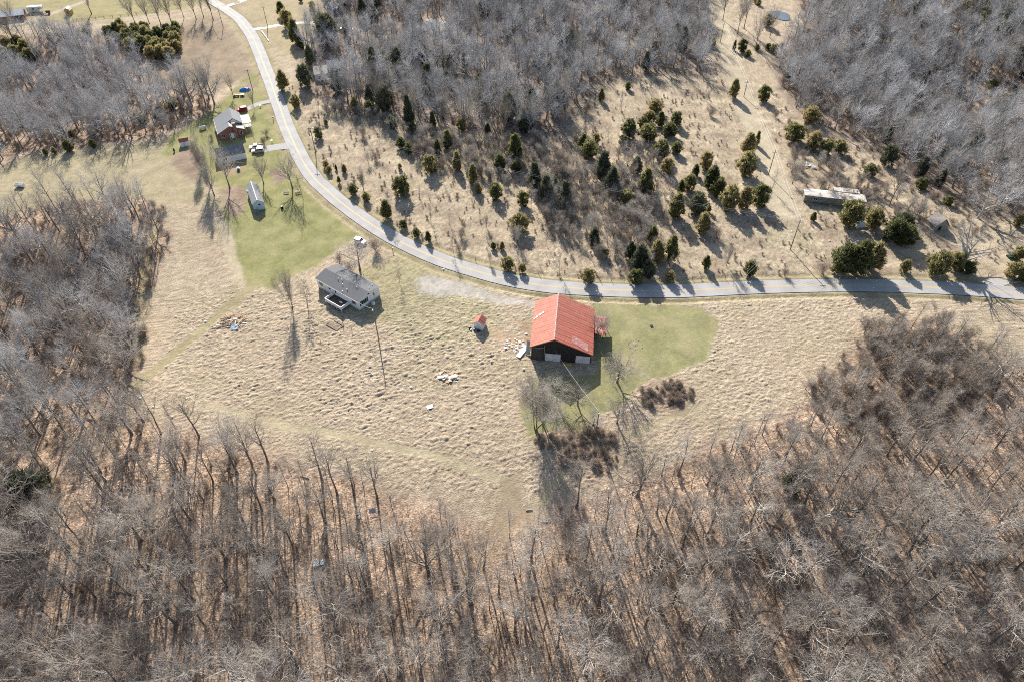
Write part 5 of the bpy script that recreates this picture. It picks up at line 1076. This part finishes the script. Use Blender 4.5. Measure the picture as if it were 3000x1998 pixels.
for k, (bx, by, ty, w) in enumerate([(617, 545, 420, .62), (590, 500, 395, .55), (628, 575, 470, .6)]):
    tree_at('multi', (bx, by), ty, ['tall feathery bare tree in the row above the brown garden plot', 'feathery bare tree closest to the small red roofed shed', 'short feathery bare tree at the field end of the row'][k], wide=w)
tree_at('vase', (612, 292), 150, 'broad fan shaped bare tree at the wood edge above the lawn', wide=.8, idx=1)
tree_at('vase', (542, 252), 160, 'leaning bare tree at the edge of the brown pasture', wide=.7, idx=0)
tree_at('vase', (684, 285), 200, 'bare tree standing by the lawn tractor', wide=.6, idx=0)
tree_at('vase', (745, 318), 255, 'forked bare tree at the end of the red car drive', wide=.45, idx=1)
tree_at('sapling', (749, 430), 372, 'twin bent bare tree in the yard above the garage drive', wide=.5)
for k, (bx, by, ty) in enumerate([(505, 74, -60), (471, 74, -50), (399, 76, -40), (438, 70, -35), (575, 58, -50), (625, 60, -60), (540, 55, -40), (596, 50, -50)]):
    tree_at('vase', (bx, by), ty, 'bare tree in the row between the farm lawn and the pasture', 'bare trees along the farm lawn', .6, k)
tree_at('vase', (52, 92), -20, 'tall bare tree in front of the red walled barn', wide=.55, idx=0)
tree_at('vase', (268, 42), -60, 'spreading bare tree on the farm lawn beside the ochre shed', wide=.8, idx=1)
tree_at('dead', (2812, 788), 640, 'big bleached dead tree with crooked limbs beside the road', wide=1.05, idx=0, name='dead_tree', rz=2.4)
tree_at('dead', (2865, 640), 530, 'bleached half dead tree behind the collapsed shack', wide=1.0, idx=1, name='dead_tree')
tree_at('dead', (2395, 1525), 1420, 'fallen pale dead tree lying over the brush in the wood', wide=1.0, idx=1, name='dead_tree', rz=.5, lean=(.35, .75))
tree_at('open', (2898, 1130), 990, 'leaning bare tree at the grassy gap in the wood edge', wide=.9, idx=0)
tree_at('sapling', (2710, 1070), 950, 'slim forked tree rising out of the brown thicket', wide=.9)
tree_at('sapling', (2735, 1075), 985, 'pale slim tree leaning over the brown thicket', wide=.9)
tree_at('multi', (2128, 780), 712, 'bare whip stemmed bush beside the road fence posts', wide=.5)
for k, (bx, by, ty) in enumerate([(1555, 395), (1300, 352), (1215, 345), (1110, 330), (1655, 395), (1480, 392), (1385, 395), (1645, 330)].__iter__() and [(1555, 395, 270), (1300, 352, 240), (1215, 345, 225), (1110, 330, 200), (1655, 395, 290), (1480, 392, 275), (1385, 395, 262), (1645, 330, 180)]):
    tree_at('vase', (bx, by), ty, 'tall bare tree on the front edge of the wood beyond the rough field', 'bare trees on the front edge of the far wood', .62, k)
for k, (bx, by, ty) in enumerate([(2213, 145, 10), (2255, 112, 0), (2118, 60, -60), (2160, 100, -40), (2180, 85, -60), (2607, 597, 455)]):
    tree_at('vase', (bx, by), ty, ['bare tree beside the pond', 'tall bare tree at the meadow by the pond', 'bare tree beside the grassy ride', 'bare tree in the narrow belt along the ride', 'bare tree at the meadow side of the belt', 'lone leaning bare tree behind the rusty trailer'][k], wide=.5, idx=k)
SAP = [(1080, 480, 440), (1262, 655, 600), (1317, 660, 610), (1425, 668, 630), (1640, 800, 735), (1330, 745, 690), (1515, 715, 655), (1602, 720, 675), (1147, 640, 575), (1065, 560, 500), (1500, 700, 665), (1750, 660, 600), (1880, 690, 620), (1690, 560, 470), (1905, 560, 480), (2070, 300, 265), (1820, 330, 270), (1300, 540, 500), (1410, 520, 480), (1230, 580, 548), (1000, 470, 430), (1435, 770, 735), (1575, 770, 745), (2260, 560, 500), (2320, 540, 470), (2420, 570, 500), (2560, 560, 480), (2680, 640, 570), (1960, 800, 755), (1555, 610, 540), (1610, 600, 520), (1730, 700, 620), (1780, 720, 650)]
for k, (bx, by, ty) in enumerate(SAP):
    tree_at('sapling' if k % 3 else 'multi', (bx, by), ty, 'thin bare sapling growing in the rough field across the road', 'saplings in the rough field', .8 if k % 3 else .6, name='bare_sapling')
for k, (bx, by, ty) in enumerate([(1030, 800, 770), (1062, 400, 370), (1105, 470, 445), (1350, 700, 672), (1290, 500, 470), (1715, 335, 305), (2100, 700, 670), (2410, 800, 770), (2300, 810, 790), (2080, 340, 315), (2270, 345, 325), (2320, 505, 470), (1345, 735, 715), (620, 410, 395), (455, 412, 395), (350, 445, 432), (775, 425, 405), (690, 365, 352), (778, 398, 380)]):
    tree_at('shrub', (bx, by), ty, 'rounded brown bare shrub', 'bare shrubs in the open', 1.1, name='bare_shrub', cat='shrub')

# ------------------------------------------------------------------ evergreens: (base x, base y, width, height) in pixels of a tile magnified 2.354 times
def tile(x0, y0, L): return [(x0+a*.4248, y0+b*.4248, w*.4248, h*.4248) for a, b, w, h in L]
EV = tile(1000, 0, [(350, 890, 70, 90), (500, 920, 50, 80), (632, 880, 50, 110), (735, 1025, 85, 130), (415, 1025, 75, 75), (470, 1060, 65, 75), (615, 1190, 105, 120), (830, 905, 75, 90), (800, 1175, 80, 130), (1095, 1175, 90, 110), (1205, 1195, 80, 90), (665, 1070, 60, 110), (405, 1170, 30, 40), (22, 1190, 42, 55), (420, 1345, 130, 130), (85, 1340, 70, 70), (315, 1510, 100, 130), (910, 1270, 80, 140), (915, 1150, 60, 70), (945, 1330, 60, 60), (1065, 1375, 100, 110), (1250, 1420, 90, 100), (1225, 1590, 150, 110), (1195, 1110, 120, 190), (1150, 960, 40, 60), (1705, 1090, 120, 120), (1665, 1030, 80, 110), (1755, 1000, 60, 80), (1790, 700, 50, 90), (1980, 950, 105, 125), (1940, 1010, 65, 80), (2160, 775, 105, 90), (2120, 850, 90, 80), (2195, 880, 70, 110), (2305, 870, 80, 100), (2075, 890, 70, 80), (2110, 970, 140, 110), (2260, 940, 110, 90), (2200, 1090, 120, 120), (2305, 1060, 80, 80), (2240, 1200, 90, 110), (2090, 1350, 120, 190), (1960, 1420, 110, 110), (2300, 1500, 130, 170), (2335, 1340, 60, 100), (430, 1570, 60, 50), (200, 790, 80, 90), (100, 780, 70, 110), (175, 1390, 60, 60), (1975, 620, 45, 55), (1010, 930, 50, 80)])
EV += tile(2000, 0, [(345, 680, 75, 135), (550, 700, 80, 110), (405, 360, 60, 90), (352, 350, 25, 75), (445, 395, 45, 50), (625, 365, 55, 60), (585, 345, 40, 45), (205, 325, 40, 65), (510, 350, 35, 40), (760, 970, 140, 115), (890, 1035, 100, 130), (985, 1065, 90, 100), (1070, 1060, 90, 90), (870, 850, 110, 115), (440, 1065, 110, 150), (505, 1005, 40, 100), (430, 1210, 130, 160), (190, 1305, 120, 160), (85, 1215, 60, 80), (150, 1165, 90, 120), (235, 1355, 100, 130), (40, 1315, 90, 110), (310, 1445, 130, 165), (415, 1440, 110, 155), (520, 1420, 120, 150), (130, 1605, 110, 140), (175, 1465, 40, 55), (1280, 1215, 90, 80), (1140, 1560, 150, 175), (1300, 1565, 120, 130), (895, 1525, 45, 60), (1635, 1305, 80, 75), (1910, 655, 70, 60), (2130, 620, 55, 70), (2225, 710, 80, 70), (2145, 730, 60, 60), (2240, 785, 60, 70), (1820, 1415, 60, 60), (2300, 1565, 60, 90), (580, 185, 70, 90), (500, 25, 30, 40), (520, 40, 35, 42)])
EV += tile(2000, 666, [(155, 285, 65, 90), (455, 325, 95, 85), (1085, 305, 170, 180), (1190, 320, 170, 230), (1290, 295, 140, 190), (1520, 310, 70, 85), (1740, 320, 140, 145), (1865, 290, 110, 115), (1955, 320, 90, 80), (1440, 95, 150, 150), (1520, 120, 130, 130), (2300, 225, 70, 85), (2270, 350, 110, 100), (2345, 380, 80, 110)])
EV += tile(1000, 666, [(600, 100, 55, 70), (520, 65, 60, 60), (1048, 150, 45, 45), (1108, 155, 45, 55), (1148, 290, 100, 80), (1247, 310, 65, 60), (1700, 378, 100, 90), (2025, 388, 110, 95), (2140, 110, 80, 120), (2265, 230, 110, 175), (2165, 240, 120, 155), (2260, 370, 70, 70), (1815, 205, 60, 60)])
EV += tile(0, 0, [(485, 1045, 65, 80), (650, 1022, 45, 60), (322, 1072, 30, 45), (382, 1062, 30, 45), (1095, 835, 50, 60), (980, 855, 70, 60), (1110, 795, 60, 60), (1195, 755, 60, 70), (505, 960, 40, 60), (1945, 115, 65, 105), (1985, 190, 80, 125), (2045, 300, 85, 170), (2080, 340, 60, 100), (1960, 620, 85, 140), (2045, 745, 70, 90), (2200, 955, 60, 80), (2250, 862, 30, 35), (2270, 1195, 45, 45), (2250, 1155, 45, 45), (2320, 1175, 22, 38), (2340, 1265, 30, 50), (1203, 1050, 14, 26), (2155, 60, 40, 50), (2255, 35, 50, 60), (2075, 15, 30, 40)])
grove = [(rnd.uniform(720, 1235), rnd.uniform(230, 420)) for _ in range(90)]
grove = [q for q in grove if q[1] > 215 + max(0, (q[0]-700)*.0) and (q[1] < 300 or q[0] > 900) and (q[1] < 380 or 1020 < q[0] < 1180)]
sel = []
for q in grove:
    if all(math.hypot(q[0]-r[0], (q[1]-r[1])*1.6) > 34 for r in sel): sel.append(q)
GROVE = tile(0, 0, [(a, b, rnd.uniform(55, 80), rnd.uniform(75, 105)) for a, b in sel])
WESTC = tile(0, 0, [(60, 345, 70, 90), (140, 330, 70, 80), (120, 400, 80, 90), (195, 370, 70, 100), (225, 420, 70, 90), (265, 400, 60, 70), (180, 450, 80, 80), (40, 400, 60, 80), (545, 245, 40, 40), (605, 250, 45, 55), (360, 285, 45, 55), (410, 275, 40, 50)])
NE = [(rnd.uniform(2780, 3010), rnd.uniform(0, 120)) for _ in range(60)]; NE = [(x, y, rnd.uniform(26, 40), rnd.uniform(30, 46)) for x, y in NE if x > 2760+y*1.2]
PINES = tile(1000, 0, [(1330, 1310, 100, 190), (1410, 1400, 120, 190), (1540, 1430, 100, 180), (1470, 1340, 80, 120), (1800, 1240, 120, 200), (1860, 1330, 110, 180), (2030, 1200, 90, 120), (470, 880, 80, 230), (1160, 820, 100, 180), (240, 560, 90, 170), (1520, 780, 90, 160), (600, 640, 90, 200), (940, 700, 80, 170), (560, 290, 60, 110), (150, 130, 70, 150), (1240, 200, 80, 150)]) + tile(2000, 0, [(90, 1480, 130, 150), (1400, 1145, 100, 140), (1500, 1590, 130, 110), (730, 540, 70, 80), (1480, 560, 80, 100)]) + tile(1000, 666, [(2050, 290, 140, 170), (1990, 220, 90, 120), (2110, 340, 110, 110), (1740, 120, 90, 110)]) + tile(0, 0, [(2270, 300, 150, 200), (2150, 460, 75, 150), (2110, 600, 100, 160), (2230, 240, 90, 150)])
def wood_pines(poly, n, x0, x1, y0, y1, hs):
    out = []
    while len(out) < n:
        x, y = rnd.uniform(x0, x1), rnd.uniform(y0, y1)
        if in_poly(np.array([x]), np.array([y]), poly)[0]: h = rnd.uniform(*hs)*(.6+.6*(y+100)/500); out.append((x, y, h*rnd.uniform(.45, .7), h))
    return out
PINES += wood_pines(WOOD_TOP, 42, 900, 2080, -20, 390, (50, 80)) + wood_pines(WOOD_RIGHT, 34, 2400, 3000, 20, 620, (30, 55))
def evergreen(kind, L, name, labels, group):
    for (bx, by, w, h) in L:
        p = G(bx, by); H = height_of((bx, by), by-h*.92); dist = math.sqrt(p[0]**2+p[1]**2+(CAMH-p[2])**2); Wm = w*dist/FPX*1.0
        ratio = Wm/H; want = {'column': .3, 'cone': .46, 'egg': .66, 'round': .9}; fm = min(want, key=lambda k: abs(want[k]-ratio)+rnd.random()*.12)
        c = [i for i, q in enumerate(PROTO[kind]) if q[4] == fm]; H = max(H, .8)
        lb = labels(bx, by, H)
        plant(kind, p[0], p[1], H, name, lb[0], 'tree', lb[1], rnd.choice(c), max(.6, min(1.5, ratio/want[fm])))
def ev_label(x, y, H):
    sz = 'small' if H < 3.2 else ('medium' if H < 6 else 'tall')
    if x < 830: return ('%s dark cedar at the edge of the wood and lawn near the brick house' % sz, '%s cedars around the brick house' % sz)
    if x > 2290: return ('%s green cedar in the brush around the rusty trailer' % sz, '%s cedars around the trailer' % sz)
    if x > 1850: return ('%s green cedar in the cluster beside the grassy ride' % sz, '%s cedars beside the ride' % sz)
    return ('%s green cedar dotted over the rough field across the road' % sz, '%s cedars in the rough field' % sz)
evergreen('cedar', EV, 'cedar_tree', ev_label, None)
evergreen('cedar', GROVE, 'cedar_tree', lambda x, y, H: ('brownish cedar in the dense grove beside the brown pasture', 'cedars in the grove by the pasture'), None)
evergreen('cedar', WESTC, 'cedar_tree', lambda x, y, H: ('dark pointed cedar at the wood edge below the red walled barn', 'cedars below the red walled barn'), None)
evergreen('cedar', NE, 'cedar_tree', lambda x, y, H: ('dark cedar in the dense stand far up the wooded hill', 'cedars far up the wooded hill'), None)
def pine_label(x, y, H):
    sz = 'small' if H < 6 else ('tall' if H > 10 else 'medium')
    pl_ = 'on the wooded hill above the derelict trailer' if x > 2100 else ('near the pale grey house' if x < 1120 and y > 100 else ('deep in the wood beyond the rough field' if y < 330 else 'in the bare thicket of the rough field'))
    return ('%s loose grey green evergreen %s' % (sz, pl_), '%s grey green evergreens %s' % (sz, pl_))
evergreen('pine', PINES, 'evergreen_tree', pine_label, None)
for k, (bx, by, ty, w) in enumerate([(108, 1465, 1400, 1.3), (2310, 1440, 1370, .8)]):
    p = G(bx, by); plant('pine', p[0], p[1], height_of((bx, by), ty), 'evergreen_tree', ['olive green bushy evergreen at the clearing in the left wood', 'lone small evergreen among the bare trunks of the lower wood'][k].replace('left ', 'leaf strewn '), 'tree', None, 2-k, w)
